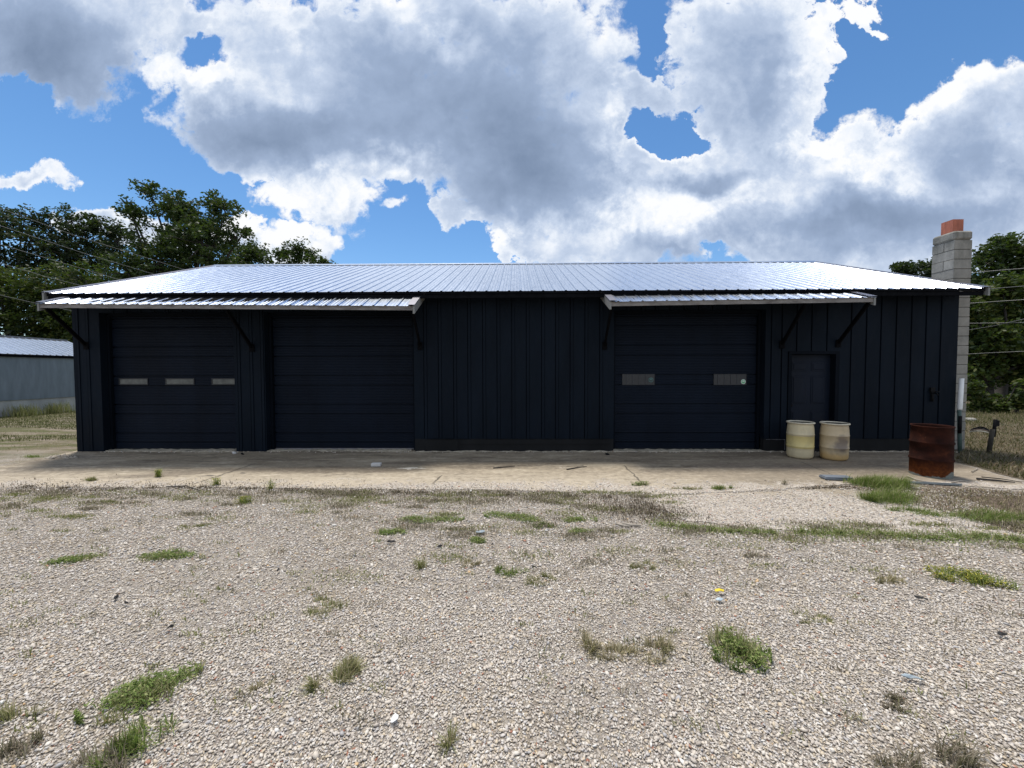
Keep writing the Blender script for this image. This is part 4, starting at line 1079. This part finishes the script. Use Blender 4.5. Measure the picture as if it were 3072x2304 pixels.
def fan(n, y0, y1, k=1.42, extra=.9, seed=1):
    g_ = np.random.default_rng(seed); P = []
    y = g_.uniform(y0, y1, n * 2); x = g_.uniform(-1, 1, n * 2) * (k * y1 + extra); m_ = np.abs(x) < k * y + extra
    return np.stack([x[m_], y[m_]], 1)[:n]
p1 = fan(122000, .9, 2.9, seed=2); p2 = fan(124000, 2.9, 5.75, seed=3)
pp = np.concatenate([p1, p2]); g_ = np.random.default_rng(4)
pp = pp[~in_poly(pp, APRON2) & ~((pp[:, 0] > 6.0) & (pp[:, 1] > 4.4))]
fn = 1.1 * np.exp(-((np.abs(pp[:, 0] + 2.6 + .25 * pp[:, 1]) - .8) / .22) ** 2) + 1.1 * np.exp(-((np.abs(pp[:, 0] - 3.3 - .1 * pp[:, 1]) - .8) / .22) ** 2) + np.sin(pp[:, 0] * 1.7 + 1.3 * np.sin(pp[:, 1] * 1.1)) + np.sin(pp[:, 1] * 2.3 + pp[:, 0] * .6 + 2) + .8 * np.sin(pp[:, 0] * 4.1 - pp[:, 1] * 3.3)
pp = pp[(g_.random(len(pp)) > np.clip((fn - .9) * .5, 0, .55)) & (g_.random(len(pp)) > np.clip((pp[:, 1] - 4.7) * .55, 0, .6))]
sz = np.clip(g_.lognormal(math.log(.0064), .30, len(pp)), .0030, .018) * np.where(pp[:, 1] > 2.9, 1.25, 1.0)
o = stones('gravel', pp, sz, M['stone']); tag(o, kind='stuff'); o['label'] = 'pale crushed stone covering the yard'; o['category'] = 'gravel'
# thin scatter over the concrete edges
p3 = fan(80000, 3.7, 6.6, 1.45, 1.2, seed=6)
w = np.clip((6.15 - p3[:, 1]) / .7, 0, 1) ** 1.3; ins = in_poly(p3, APRON2)
keepm = (g_.random(len(p3)) < np.where(ins, .75 * np.clip((5.75 - p3[:, 1]) / .6, .05, 1), w * .55)) & (ins | in_poly(p3, APRON) | (p3[:, 1] > 5.3))
p3 = p3[keepm]
o = stones('loose_gravel', p3, np.clip(g_.lognormal(math.log(.0082), .35, len(p3)), .004, .02), M['stone'], z0=.008, seed=8); tag(o, kind='stuff'); o['label'] = 'loose stones strewn over the concrete edge'; o['category'] = 'gravel'

# ------------------------------------------------------------------ grass and weeds
def blades(pts, h, w, lean, seed=1, z0=0.0, flat=0.0, ctr=None):
    """curved three-point blades; pts (N,2), h (N,)"""
    g_ = np.random.default_rng(seed); N = len(pts)
    th = g_.uniform(0, 6.283, N)
    if ctr is not None: th = np.arctan2(pts[:, 1] - ctr[1], pts[:, 0] - ctr[0]) + g_.normal(0, .7, N)
    d = np.stack([np.cos(th), np.sin(th)], 1)
    s = np.stack([-d[:, 1], d[:, 0]], 1)
    ln = (g_.uniform(.2, 1.0, N) * lean)[:, None]; hh = h[:, None]
    ww = (w * g_.uniform(.6, 1.3, N))[:, None]
    b0 = pts; mid = pts + d * ln * hh * .35; tip = pts + d * ln * hh
    zt = hh * np.sqrt(np.clip(1 - np.minimum(ln, .97) ** 2, .03, 1)) * (1 - flat)
    Z0 = np.full((N, 1), z0)
    V = np.stack([np.concatenate([b0 - s * ww * .5, Z0], 1), np.concatenate([b0 + s * ww * .5, Z0], 1), np.concatenate([mid + s * ww * .45, Z0 + zt * .6], 1), np.concatenate([mid - s * ww * .45, Z0 + zt * .6], 1), np.concatenate([tip, Z0 + zt], 1)], 1)
    i = (np.arange(N) * 5)[:, None]
    Fq = i + np.array([[0, 1, 2, 3]]); Ft = i + np.array([[3, 2, 4, 4]])
    return V.reshape(-1, 3), i
def blade_obj(name, pts, h, w, lean, mt, parent=None, seed=1, z0=0., off=(0, 0, 0), flat=0.0, ctr=None):
    V, i = blades(pts, h, w, lean, seed, z0, flat, ctr)
    F3 = np.concatenate([i + np.array([[0, 1, 2]]), i + np.array([[0, 2, 3]]), i + np.array([[3, 2, 4]])], 0)
    return mesh_np(name, V - np.array(off), F3, mt, parent)
def creeping(pts, size, seed=1, z0=0.0, hmax=.04, off=(0, 0, 0)):
    g_ = np.random.default_rng(seed); N = len(pts)
    q = np.concatenate([pts, (z0 + g_.random((N, 1)) ** 1.5 * hmax + .004)], 1)
    a = g_.normal(size=(N, 3)); a[:, 2] *= .5; a /= np.linalg.norm(a, axis=1)[:, None]
    b_ = np.cross(a, np.array([0, 0, 1]) + g_.normal(size=(N, 3)) * .5); b_ /= np.linalg.norm(b_, axis=1)[:, None]
    s = size * g_.uniform(.5, 1.4, N)[:, None]
    V = np.stack([q - a * s, q + b_ * s * .35, q + a * s, q - b_ * s * .35], 1).reshape(-1, 3) - np.array(off)
    return V, np.arange(N * 4).reshape(N, 4)
def ell(n, cx, cy, rx, ry, rot=0, seed=1, clumps=0):
    g_ = np.random.default_rng(seed)
    if clumps:
        ctr = g_.normal(size=(clumps, 2)) * .45; k = g_.integers(0, clumps, n); q = ctr[k] + g_.normal(size=(n, 2)) * .17
    else:
        q = g_.normal(size=(n, 2)) * .42
    rr_ = np.linalg.norm(q, axis=1, keepdims=True); q = q / np.maximum(1, rr_ / 1.0)
    x = q[:, 0] * rx; y = q[:, 1] * ry
    return np.stack([cx + x * math.cos(rot) - y * math.sin(rot), cy + x * math.sin(rot) + y * math.cos(rot)], 1)
def weed(px, py, rx, ry, kind, label, seed, n=None, rot=0.0, h=.06, z0=0.0, grp_='weeds in the gravel yard'):
    c = G(px, py); nm = {'creep': 'creeping_weed', 'tuft': 'grass_tuft', 'dry': 'dry_grass_tuft', 'dead': 'dead_weed', 'flower': 'flowering_weed', 'mix': 'grass_patch'}[kind]
    mt = {'creep': M['grass_green'], 'tuft': M['grass_olive'], 'dry': M['grass_dry'], 'dead': M['grass_grey'], 'flower': M['weed_yellow'], 'mix': M['grass_green']}[kind]
    t = empty(nm, (c.x, c.y, 0)); tag(t, label, 'weed' if kind in ('creep', 'dead', 'flower') else 'grass', grp_)
    off = (c.x, c.y, 0)
    if kind in ('creep', 'flower'):
        pts = ell(n or 900, c.x, c.y, rx, ry, rot, seed, 14)
        V, Fc = creeping(pts, .011, seed, z0, h, off); mesh_np('foliage', V, Fc, mt, t)
        pts = ell((n or 900) // 6, c.x, c.y, rx, ry, rot, seed + 1, 8)
        blade_obj('leaves', pts, np.full(len(pts), h * 1.5), .004, .9, M['grass_olive'] if kind == 'creep' else M['grass_green'], t, seed, z0, off)  # these are the weed's stems, drawn as thin blades
    else:
        pts = ell(n or 220, c.x, c.y, rx, ry, rot, seed, 7 if kind == 'mix' else 5)
        g_ = np.random.default_rng(seed); hh = h * (.8 if kind != 'mix' else 1) * g_.uniform(.3, 1.3, len(pts))
        blade_obj('foliage', pts, hh, .0042, 1.15, mt, t, seed, z0, off, ctr=(c.x, c.y) if kind in ('tuft', 'dry') else None)
        pts2 = pts[: len(pts) // (3 if kind != 'mix' else 9)] + .01
        blade_obj('leaves', pts2, hh[: len(pts2)] * 1.1, .004, 1.0, M['grass_dry'] if kind != 'dead' else M['grass_grey'], t, seed + 3, z0, off)
    return t
W = [
 (430, 2085, .26, .17, 'creep', 'largest green creeping weed patch in the lower left gravel', 1, 2600, .35, .05),
 (400, 2230, .14, .13, 'mix', 'tall green grass below the largest creeping patch at lower left', 2, 420, 0, .10),
 (330, 2290, .13, .06, 'dead', 'bare brown twiggy weed below the tall green grass in the lower left', 3, 160, 0, .15),
 (40, 2160, .09, .07, 'tuft', 'grey green tuft at the left border near the bottom', 4, 160, 0, .09),
 (20, 2270, .12, .09, 'dead', 'dark dead weed in the bottom left corner', 5, 260, 0, .09),
 (1012, 2052, .12, .10, 'tuft', 'dense grey green tussock in the front centre-left gravel', 6, 520, .3, .10),
 (1350, 2235, .05, .035, 'tuft', 'small olive tuft near the bottom centre of the yard', 7, 90, 0, .09),
 (785, 2068, .05, .03, 'dry', 'small straw coloured tuft right of the big creeping patch', 8, 90, 0, .05),
 (510, 1672, .28, .10, 'creep', 'wide low green weed patch in the middle left yard', 9, 1300, .2, .035),
 (228, 1680, .26, .07, 'creep', 'narrow yellowish green weed patch near the left border', 10, 900, .35, .035),
 (1760, 1940, .07, .06, 'dry', 'pale spiky grass tuft left of the dry grass strip', 11, 130, 0, .12),
 (1850, 1965, .30, .07, 'dry', 'long strip of dry grass in the middle of the yard', 12, 420, -.1, .06),
 (1960, 1945, .10, .06, 'dry', 'pale spiky grass tuft at the right end of the dry strip', 13, 160, 0, .10),
 (2215, 1966, .17, .15, 'creep', 'round dark green weed clump in the middle right yard', 14, 2200, 0, .075),
 (2905, 1742, .27, .13, 'flower', 'yellow flowering weed mat near the right border', 15, 1700, -.4, .06),
 (2665, 1745, .12, .07, 'dry', 'dry tuft just left of the yellow flowering weed mat', 16, 200, 0, .07),
 (1545, 1718, .17, .09, 'mix', 'green and straw tuft in the centre of the yard', 17, 330, 0, .06),
 (1608, 1745, .16, .08, 'tuft', 'olive tuft right below the centre green and straw tuft', 18, 260, 0, .055),
 (1253, 1698, .10, .07, 'tuft', 'upright thin tuft left of the yard centre', 19, 160, 0, .09),
 (1410, 1695, .10, .08, 'dry', 'pale dry tuft between two green tufts at yard centre', 20, 130, 0, .07),
 (980, 1835, .20, .11, 'tuft', 'dark olive tuft in the left centre gravel', 21, 340, -.4, .06),
 (1925, 1700, .12, .06, 'tuft', 'light olive tuft right of the yard centre', 22, 180, 0, .07),
 (2660, 2100, .11, .07, 'dead', 'brown dead weed in the lower right gravel', 23, 260, -.5, .05),
 (2690, 2300, .12, .08, 'dead', 'dark twiggy weed at the bottom edge near the right', 24, 200, 0, .12),
 (2850, 2290, .14, .07, 'dead', 'dark twiggy weed at the bottom edge in the right corner', 25, 240, 0, .12),
 (2440, 1862, .14, .06, 'tuft', 'flat brownish tuft in the right gravel', 26, 220, -.2, .04),
 (475, 1432, .05, .035, 'flower', 'small bushy yellow weed on the left edge of the concrete', 27, 420, 0, .11),
 (648, 1456, .07, .05, 'flower', 'second small yellow weed along the concrete edge', 28, 260, 0, .10),
 (812, 1470, .05, .05, 'flower', 'faded yellow weed along the concrete edge, third from the left', 29, 200, 0, .12),
 (728, 1510, .11, .06, 'flower', 'low bright yellow weed just below the concrete edge', 30, 420, 0, .08),
 (265, 1443, .16, .06, 'tuft', 'spiky grey green tuft on the concrete at left', 31, 240, 0, .08),
 (1920, 1457, .14, .05, 'creep', 'small green weed by the concrete joint', 32, 420, 0, .05),
 (2060, 1470, .22, .06, 'tuft', 'low olive weed on the concrete, right of the joint', 33, 300, 0, .05),
 (2150, 1468, .22, .07, 'mix', 'green grass at the edge of the two concrete slabs', 34, 420, 0, .07),
 (1290, 1560, .40, .12, 'creep', 'broad green weed patch in the upper centre gravel', 35, 1500, 0, .035),
 (1175, 1598, .18, .10, 'creep', 'rounded green weed patch left of the broad upper patch', 36, 800, 0, .035),
 (1545, 1556, .40, .14, 'creep', 'long green weed patch right of the broad upper patch', 37, 1700, -.3, .04),
 (1622, 1582, .16, .10, 'mix', 'grassy clump at the right end of the long weed patch', 38, 500, 0, .05),
 (1735, 1562, .22, .09, 'creep', 'green weed patch before the two pale sticks', 39, 700, 0, .035),
 (1745, 1598, .18, .07, 'creep', 'small green weed patch below the two pale sticks', 40, 500, 0, .035),
 (1435, 1625, .12, .07, 'creep', 'small round green weed above the yard centre', 41, 450, 0, .03),
 (600, 1577, .20, .06, 'tuft', 'flat olive weed patch in the upper left gravel', 42, 300, 0, .04),
 (240, 1550, .35, .05, 'tuft', 'long narrow weed streak in the upper left gravel', 43, 300, .15, .035),
 (2950, 1555, .60, .24, 'mix', 'bright green grass clump on the brown verge', 44, 1800, -.1, .10),
 (2655, 1460, .58, .36, 'mix', 'lush green grass clump beside the rusty barrel', 45, 4600, -.2, .15),
 (2715, 1462, .10, .10, 'mix', 'upright green grass at the foot of the rusty barrel', 46, 420, 0, .17),
 (2690, 1502, .42, .36, 'mix', 'long bent grass spilling over the slab corner', 47, 2000, -.6, .17),
 (2745, 1540, .42, .14, 'mix', 'green grass fringe on the slab edge below the barrel', 48, 900, -.4, .08),
 (2350, 1453, .12, .06, 'dead', 'small dead twig weed on the concrete near the grey slab', 49, 60, 0, .10),
 (95, 1371, .22, .10, 'mix', 'green grass clump on the dirt beside the building corner', 50, 260, 0, .06),
]
for (px, py, rx, ry, kind, label, seed, n, rot, h) in W:
    z0 = .012 if 1380 < py < 1475 and px > 200 else 0.0
    weed(px, py, rx, ry, kind, label, seed, n, rot, h, z0)

def stuff(name, V, Fc, mt, label, cat='grass'):
    o = mesh_np(name, V, Fc, mt); tag(o, label, cat, kind='stuff'); return o
# green strip crossing in front of the second slab
def strip(pairs, n, width, seed):
    g_ = np.random.default_rng(seed); P = [np.array(xy(*q)) for q in pairs]; out = []
    L = [np.linalg.norm(P[i + 1] - P[i]) for i in range(len(P) - 1)]; tot_ = sum(L)
    for i in range(len(P) - 1):
        k = int(n * L[i] / tot_); t_ = g_.random((k, 1)); c = P[i] * (1 - t_) + P[i + 1] * t_
        out.append(c + g_.normal(size=(k, 2)) * width * .5 * (.55 + .45 * np.sin(t_ * 17 + i)))
    return np.concatenate(out)
ps = strip([(1960, 1572), (2050, 1585), (2200, 1598), (2330, 1602)], 2300, .16, 1)
ps = np.concatenate([ps, strip([(2380, 1600), (2480, 1600), (2650, 1607), (2800, 1618), (2950, 1612), (3072, 1625), (3200, 1640)], 6500, .22, 2)])
V, Fc = creeping(ps, .011, 3, 0, .035); stuff('grass_strip', V, Fc, M['grass_green'], 'low green grass strip edging the second slab')
pd = ps[::3]; o = blade_obj('strip_blades', pd, np.random.default_rng(2).uniform(.03, .08, len(pd)), .005, .9, M['grass_olive']); tag(o, 'olive grass blades within the green strip', 'grass', kind='stuff')
# dead weeds lining the concrete edge
pe = strip([(0, 1462), (300, 1470), (560, 1462), (900, 1473), (1250, 1481), (1600, 1489), (1900, 1496), (1960, 1524)], 8000, .50, 4)
g_ = np.random.default_rng(3)
o = blade_obj('edge_weeds', pe, g_.uniform(.015, .045, len(pe)), .007, 1.3, M['grass_dead'], z0=.008); tag(o, 'brown dead weeds along the concrete edge', 'weeds', kind='stuff')
pe2 = np.concatenate([ell(1300, *xy(1890, 1530), .75, .35, 0, 4), ell(1100, *xy(1980, 1545), .6, .4, 0, 5), strip([(2400, 1470), (2540, 1462), (2650, 1480)], 700, .12, 9)])
o = blade_obj('corner_weeds', pe2, g_.uniform(.015, .045, len(pe2)), .007, 1.3, M['grass_dead'], z0=.008); tag(o, 'brown matted weeds at the slab corners', 'weeds', kind='stuff')
pz = []
for k in range(150):
    cx_, cy_ = g_.uniform(-8, 2.2), 5.45 - abs(g_.normal(0, .45)); pz.append(np.array([cx_, cy_]) + g_.normal(size=(int(g_.integers(60, 200)), 2)) * np.array([.13, .045]) * g_.uniform(.5, 1.4))
for k in range(80):
    cx_, cy_ = g_.uniform(-1.5, 6.5), 4.35 - abs(g_.normal(0, .5)); pz.append(np.array([cx_, cy_]) + g_.normal(size=(int(g_.integers(60, 200)), 2)) * np.array([.13, .045]) * g_.uniform(.5, 1.4))
pz_a = np.concatenate(pz[::2]); pz_b = np.concatenate(pz[1::2])
o = blade_obj('band_weeds', pz_a, g_.uniform(.02, .05, len(pz_a)), .007, 1.1, M['grass_grey'], z0=.010); tag(o, 'low dead weeds in bands across the upper gravel', 'weeds', kind='stuff')
o = blade_obj('band_green_weeds', pz_b, g_.uniform(.016, .04, len(pz_b)), .007, 1.1, M['grass_olive'], seed=4, z0=.010); tag(o, 'low olive weeds in bands across the upper gravel', 'weeds', kind='stuff')
# sparse small weeds all over the yard
N = 420; c_ = fan(N, 1.7, 5.4, 1.38, .3, seed=12); c_ = c_[~in_poly(c_, APRON2)]
big = []
for i, q in enumerate(c_):
    k = int(g_.integers(8, 26)); big.append(q + g_.normal(size=(k, 2)) * np.array([.05, .025]) * g_.uniform(.5, 1.6))
a = np.concatenate(big[::2]); b_ = np.concatenate(big[1::2])
o = blade_obj('sparse_weeds', a, g_.uniform(.018, .045, len(a)), .0055, 1.0, M['grass_olive'], z0=.008); tag(o, 'tiny olive weeds sprinkled through the gravel', 'weeds', kind='stuff')
o = blade_obj('sparse_dead_weeds', b_, g_.uniform(.018, .045, len(b_)), .0055, 1.0, M['grass_grey'], z0=.008); tag(o, 'tiny dead brown weeds sprinkled through the gravel', 'weeds', kind='stuff')
# right verge and field
VERGE = [xy(2600, 1472), xy(2880, 1470), xy(3072, 1480), (10.5, 5.5), (9.5, 4.0), xy(3072, 1610), xy(2900, 1556), xy(2792, 1526), xy(2700, 1500)]
q = np.stack([g_.uniform(5, 11, 40000), g_.uniform(3.6, 6.2, 40000)], 1); q = q[in_poly(q, VERGE)][:14000]
o = blade_obj('verge_straw', q, g_.uniform(.02, .09, len(q)), .005, 1.0, M['grass_dead'], flat=.3); tag(o, 'brown matted straw on the verge right of the slab', 'straw', kind='stuff')
o = blade_obj('verge_dry_grass', q[::3] + .02, g_.uniform(.03, .10, len(q[::3])), .005, .95, M['grass_dry'], seed=6); tag(o, 'pale dry grass standing on the right verge', 'grass', kind='stuff')
FIELD = [xy(2862, 1383), xy(2935, 1402), xy(3072, 1440), (13, 6.2), (26, 8), (26, 20), (9.7, 20), (9.7, 8.4)]
q = np.stack([7.4 + g_.random(120000) ** 1.5 * 17, 6.0 + g_.random(120000) * 13.8], 1); q = q[in_poly(q, FIELD)]
nh = q[:, 1] < 9.5
o = blade_obj('mown_hay', q[::2], g_.uniform(.06, .24, len(q[::2])), .012, 1.2, M['hay'], flat=.45, z0=.008); tag(o, 'mown straw lying over the field right of the chimney', 'straw', kind='stuff')
qf = q[1::2]; o = blade_obj('field_grass', qf, g_.uniform(.04, .11, len(qf)) * np.where(qf[:, 1] > 12, 1.8, 1), .008, .9, M['field_blades'], seed=8); tag(o, 'short olive grass of the field right of the chimney', 'grass', kind='stuff')
# left lot
q = np.stack([g_.uniform(-21, -9.8, 60000), g_.uniform(7.6, 17.5, 60000)], 1)
yy_ = q[:, 1] + .25 * np.sin(q[:, 0] * 1.3)
band = ((yy_ > 9.6) & (yy_ < 10.5)) | (yy_ > 11.6)
q1 = q[band]; q1 = q1[g_.random(len(q1)) < .8]
o = blade_obj('lot_grass', q1, g_.uniform(.02, .08, len(q1)), .010, .9, M['field_blades'], seed=9); tag(o, 'green and olive grass bands before the steel shed', 'grass', kind='stuff')
q2 = q[~band][:5000]; q2 = q2[np.sin(q2[:, 0] * 2.1) + np.sin(q2[:, 1] * 3.7) > .2]
o = blade_obj('lot_dry_grass', q2, g_.uniform(.02, .06, len(q2)), .007, .95, M['grass_dry'], seed=10); tag(o, 'thin dry grass on the dirt lot at left', 'grass', kind='stuff')
for i, (px, lab) in enumerate(((70, 'tall seeding weed stand against the shed foundation, left one'), (130, 'tall seeding weed stand against the shed foundation, right one'))):
    c = Vector((-19.6, 15.0 + i * 1.1, 0)); t = empty('tall_weeds', c); tag(t, lab, 'weeds', 'tall weeds at the shed')
    pts = ell(420, c.x, c.y, .5, .55, 0, 40 + i); blade_obj('stalks', pts, g_.uniform(.2, .6, len(pts)), .012, .6, M['grass_olive'], t, 41 + i, 0, tuple(c))

# ------------------------------------------------------------------ small loose things
def small(name, mb, mt, loc, label, cat, group=None, rz=0):
    o = mb.build(name, mt); o.location = loc; o.rotation_euler.z = rz; tag(o, label, cat, group); return o
c = G(1129, 1398, .014); mb = MB(); mb.box((-.085, -.05, 0), (.085, .05, .055), bev=.006)
small('pale_block', mb, M['brickpale'], c, 'small pale block lying alone on the concrete', 'block', rz=.05)
c = G(2508, 1437, .016); mb = MB(); mb.box((-.20, -.085, .0), (.20, .085, .028), bev=.004, rot=Matrix.Rotation(.03, 3, 'Y')); mb.box((-.19, -.08, .030), (.19, .075, .048), bev=.003)
small('slate_slab', mb, M['slate'], c, 'dark grey slabs stacked flat on the concrete beside the grass', 'slab', rz=-.12)
a, b_ = G(2600, 1441, .016), G(2880, 1455, .016); mb = MB(); L = (b_ - a).length
mb.box((-L / 2, -.035, 0), (L / 2, .035, .012)); mb.box((-L / 2, -.036, .0121), (L / 2, -.03, .03))
small('steel_strip', mb, M['steelflat'], (a + b_) / 2, 'long blue grey steel strip lying before the rusty barrel', 'strip', rz=math.atan2(b_.y - a.y, b_.x - a.x))
def stick(pts, r, mt, label, name='stick', group=None, cat='stick', z=.02):
    P = [G(px, py, z) for px, py in pts]; mb = MB(P[0]); mb.tube(P, [r] + [r * .85] * (len(P) - 2) + [r * .5], 7)
    o = mb.build(name, mt); o.location = P[0]; tag(o, label, cat, group)
stick([(1848, 1571), (1868, 1576), (1892, 1580)], .016, M['stick'], 'shorter pale stick left of the longer one in the upper gravel', group='pale sticks')
stick([(1865, 1571), (1895, 1575), (1922, 1577)], .020, M['stick'], 'longer pale stick in the upper gravel by the green strip', group='pale sticks')
stick([(2930, 1436), (2985, 1441), (3045, 1447)], .016, M['char'], 'dark charred pole lying on the concrete near the right border', group='dark poles', z=.03)
stick([(2945, 1431), (3000, 1436), (3072, 1447)], .009, M['wood_dark'], 'thin dark rod behind the charred pole near the right border', group='dark poles', z=.03)
stick([(2856, 1447), (2880, 1443), (2905, 1444)], .010, M['stick'], 'pale twig on the concrete right of the rusty barrel', z=.025)
stick([(2722, 1428), (2752, 1440), (2790, 1447)], .012, M['stick'], 'pale curved slat leaning at the foot of the rusty barrel', z=.03)
stick([(2915, 1415), (2928, 1408), (2935, 1403)], .008, M['stick'], 'pale straw stalk on the concrete edge right of the chimney', z=.03)
stick([(1480, 1404), (1510, 1401), (1545, 1399)], .010, M['char'], 'thin black twig on the concrete, left of the other twig', group='black twigs', z=.022)
stick([(1700, 1408), (1735, 1402), (1760, 1399)], .010, M['char'], 'thin black twig on the concrete near the joint', group='black twigs', z=.022)
stick([(500, 1460), (560, 1458), (600, 1472)], .008, M['wood_dark'], 'thin curved vine at the concrete edge beside the yellow weed', z=.03)
# litter
def scrap(px, py, sx_, sy_, mt, label, name, cat='litter', h=.012, rz=0, seed=1, grp_=None):
    rs = random.Random(seed); c = G(px, py, .022); mb = MB(); n = 9; top = []; bot = []
    for k in range(n):
        a = 2 * math.pi * k / n; q = rs.uniform(.65, 1.1)
        x, y = sx_ * q * math.cos(a), sy_ * q * math.sin(a); z = rs.uniform(0, h)
        top.append(mb.v((x, y, z + .004))); bot.append(mb.v((x, y, z)))
    ct_, cb = mb.v((0, 0, h * 1.3 + .004)), mb.v((0, 0, h * 1.3 - .001))
    for k in range(n):
        mb.bm.faces.new([top[k], top[(k + 1) % n], ct_]); mb.bm.faces.new([bot[(k + 1) % n], bot[k], cb]); mb.bm.faces.new([top[k], bot[k], bot[(k + 1) % n], top[(k + 1) % n]])
    small(name, mb, mt, c, label, cat, grp_, rz)
scrap(2157, 1776, .034, .018, M['yellow'], 'crumpled bright yellow wrapper on the gravel', 'wrapper', h=.02, rz=-.2, seed=2)
scrap(2158, 1800, .034, .016, M['bluewhite'], 'bluish white plastic scrap below the yellow wrapper', 'plastic_scrap', rz=.1, seed=3)
scrap(2740, 2036, .055, .014, M['blueglass'], 'grey blue plastic shard in the lower right gravel', 'plastic_shard', rz=-.35, seed=4)
scrap(1442, 1597, .05, .03, M['blueglass'], 'flat grey blue scrap in the upper centre gravel', 'plastic_scrap', seed=5)
scrap(1184, 2157, .018, .03, M['white'], 'small white rectangular scrap in the front centre gravel', 'plastic_scrap', h=.006, rz=-.2, seed=6)
for i, (px, py, s_, lab) in enumerate(((1172, 1627, .05, 'longest charred chip left of the yard centre line'), (1320, 1640, .035, 'charred chip between two others above the yard centre'), (1477, 1634, .022, 'small charred chip right of two others above the yard centre'), (348, 1795, .035, 'charred chip in the left gravel, longer one'), (378, 1812, .024, 'charred chip in the left gravel, lower right of the longer one'), (1602, 1704, .022, 'charred crumb right of the centre tuft'), (510, 1885, .022, 'black chip in the lower left gravel'), (835, 1712, .025, 'black chip between the left patches and the yard centre'), (2765, 1798, .05, 'dark bark piece below the yellow flowering mat'), (3005, 1905, .035, 'black wedge lying near the right border'))):
    scrap(px, py, s_, s_ * .4, M['char'], lab, 'charred_chip', 'debris', .014, i * .7, 20 + i, 'charred chips in the gravel')
# stones and rubble by the wall
for i, (px, py, s_, lab) in enumerate(((704, 1361, .055, 'pale rounded rock by the wall between the left garage doors'), (728, 1363, .045, 'smaller grey rock right beside the pale rock between the left doors'), (1822, 1364, .06, 'broken brown rock at the wall corner left of the right door'))):
    c = G(px, py, .014); o = stones('rock', np.array([[0., 0.]]), np.array([s_]), M['brickpale'] if i == 0 else M['skirt'], seed=60 + i); o.location = c; tag(o, lab, 'rock', 'rocks along the wall')
pr = np.concatenate([ell(60, *xy(190, 1372), .45, .14, -.2, 70), ell(30, *xy(155, 1376), .2, .08, 0, 71)])
o = stones('rubble', pr, np.random.default_rng(3).uniform(.015, .045, len(pr)), M['stick']); tag(o, 'broken rubble beside the left building corner', 'rubble', kind='stuff')
q = np.stack([g_.uniform(-9, 9.2, 500), WP - .03 - np.abs(g_.normal(0, .06, 500))], 1)
o = stones('wall_debris', q, g_.uniform(.005, .018, len(q)), M['stone'], z0=.014); tag(o, 'small stones gathered at the foot of the wall', 'debris', kind='stuff')

# stake with hose coil in the field
c = G(2966, 1360); t = empty('field_stake', c); tag(t, 'dark leaning stake with a second post lashed on, in the field', 'stake')
tp_ = WY(2978, 1287, c.y); mb = MB(c); mb.tube([c, tp_], [.038, .036], 8); mb.build('stake', M['wood_dark'], t)
b1, b2 = WY(2981, 1310, c.y + .05), WY(2986, 1258, c.y + .05); mb = MB(c); mb.tube([b1, b2], .028, 8); mb.box(b2 - Vector((.0, .03, .14)), b2 + Vector((.06, .03, -.02)), bev=.004); mb.build('upper_post', M['blackmetal'], t)
co = WY(2940, 1297, c.y + .15); mb = MB(); n = 40
pts = [(.15 * math.cos(a), .12 * math.sin(a), .02 + .02 * math.sin(a * 2)) for a in [2 * math.pi * k / 26 for k in range(27)]]
mb.tube(pts, .014, 8, mi=1); mb.tube([(x * .95, y * .9, z + .03) for x, y, z in pts], .013, 8); mb.tube([(x * .9, y * .8, z + .055) for x, y, z in pts], .010, 8, mi=2)
mb.tube([(-.15, 0, .03), (-.10, -.02, .10), (.0, 0, .12), (.10, 0, .10), (.20, 0, .03)], .010, 6, mi=2)
o = mb.build('hose_coil', [M['hose'], M['drum_rim'], M['blackmetal']]); o.location = co; tag(o, 'white and brown hose coil hung on thin rods beside the stake', 'hose')
c = G(2912, 1262); mb = MB(); mb.box((-.14, -.10, 0), (.16, .10, .10), bev=.03, rot=Matrix.Rotation(.2, 3, 'X')); small('concrete_chunk', mb, M['block'], (15.35, 13.2, .0), 'pale concrete chunk in the field grass behind the chimney', 'rubble')
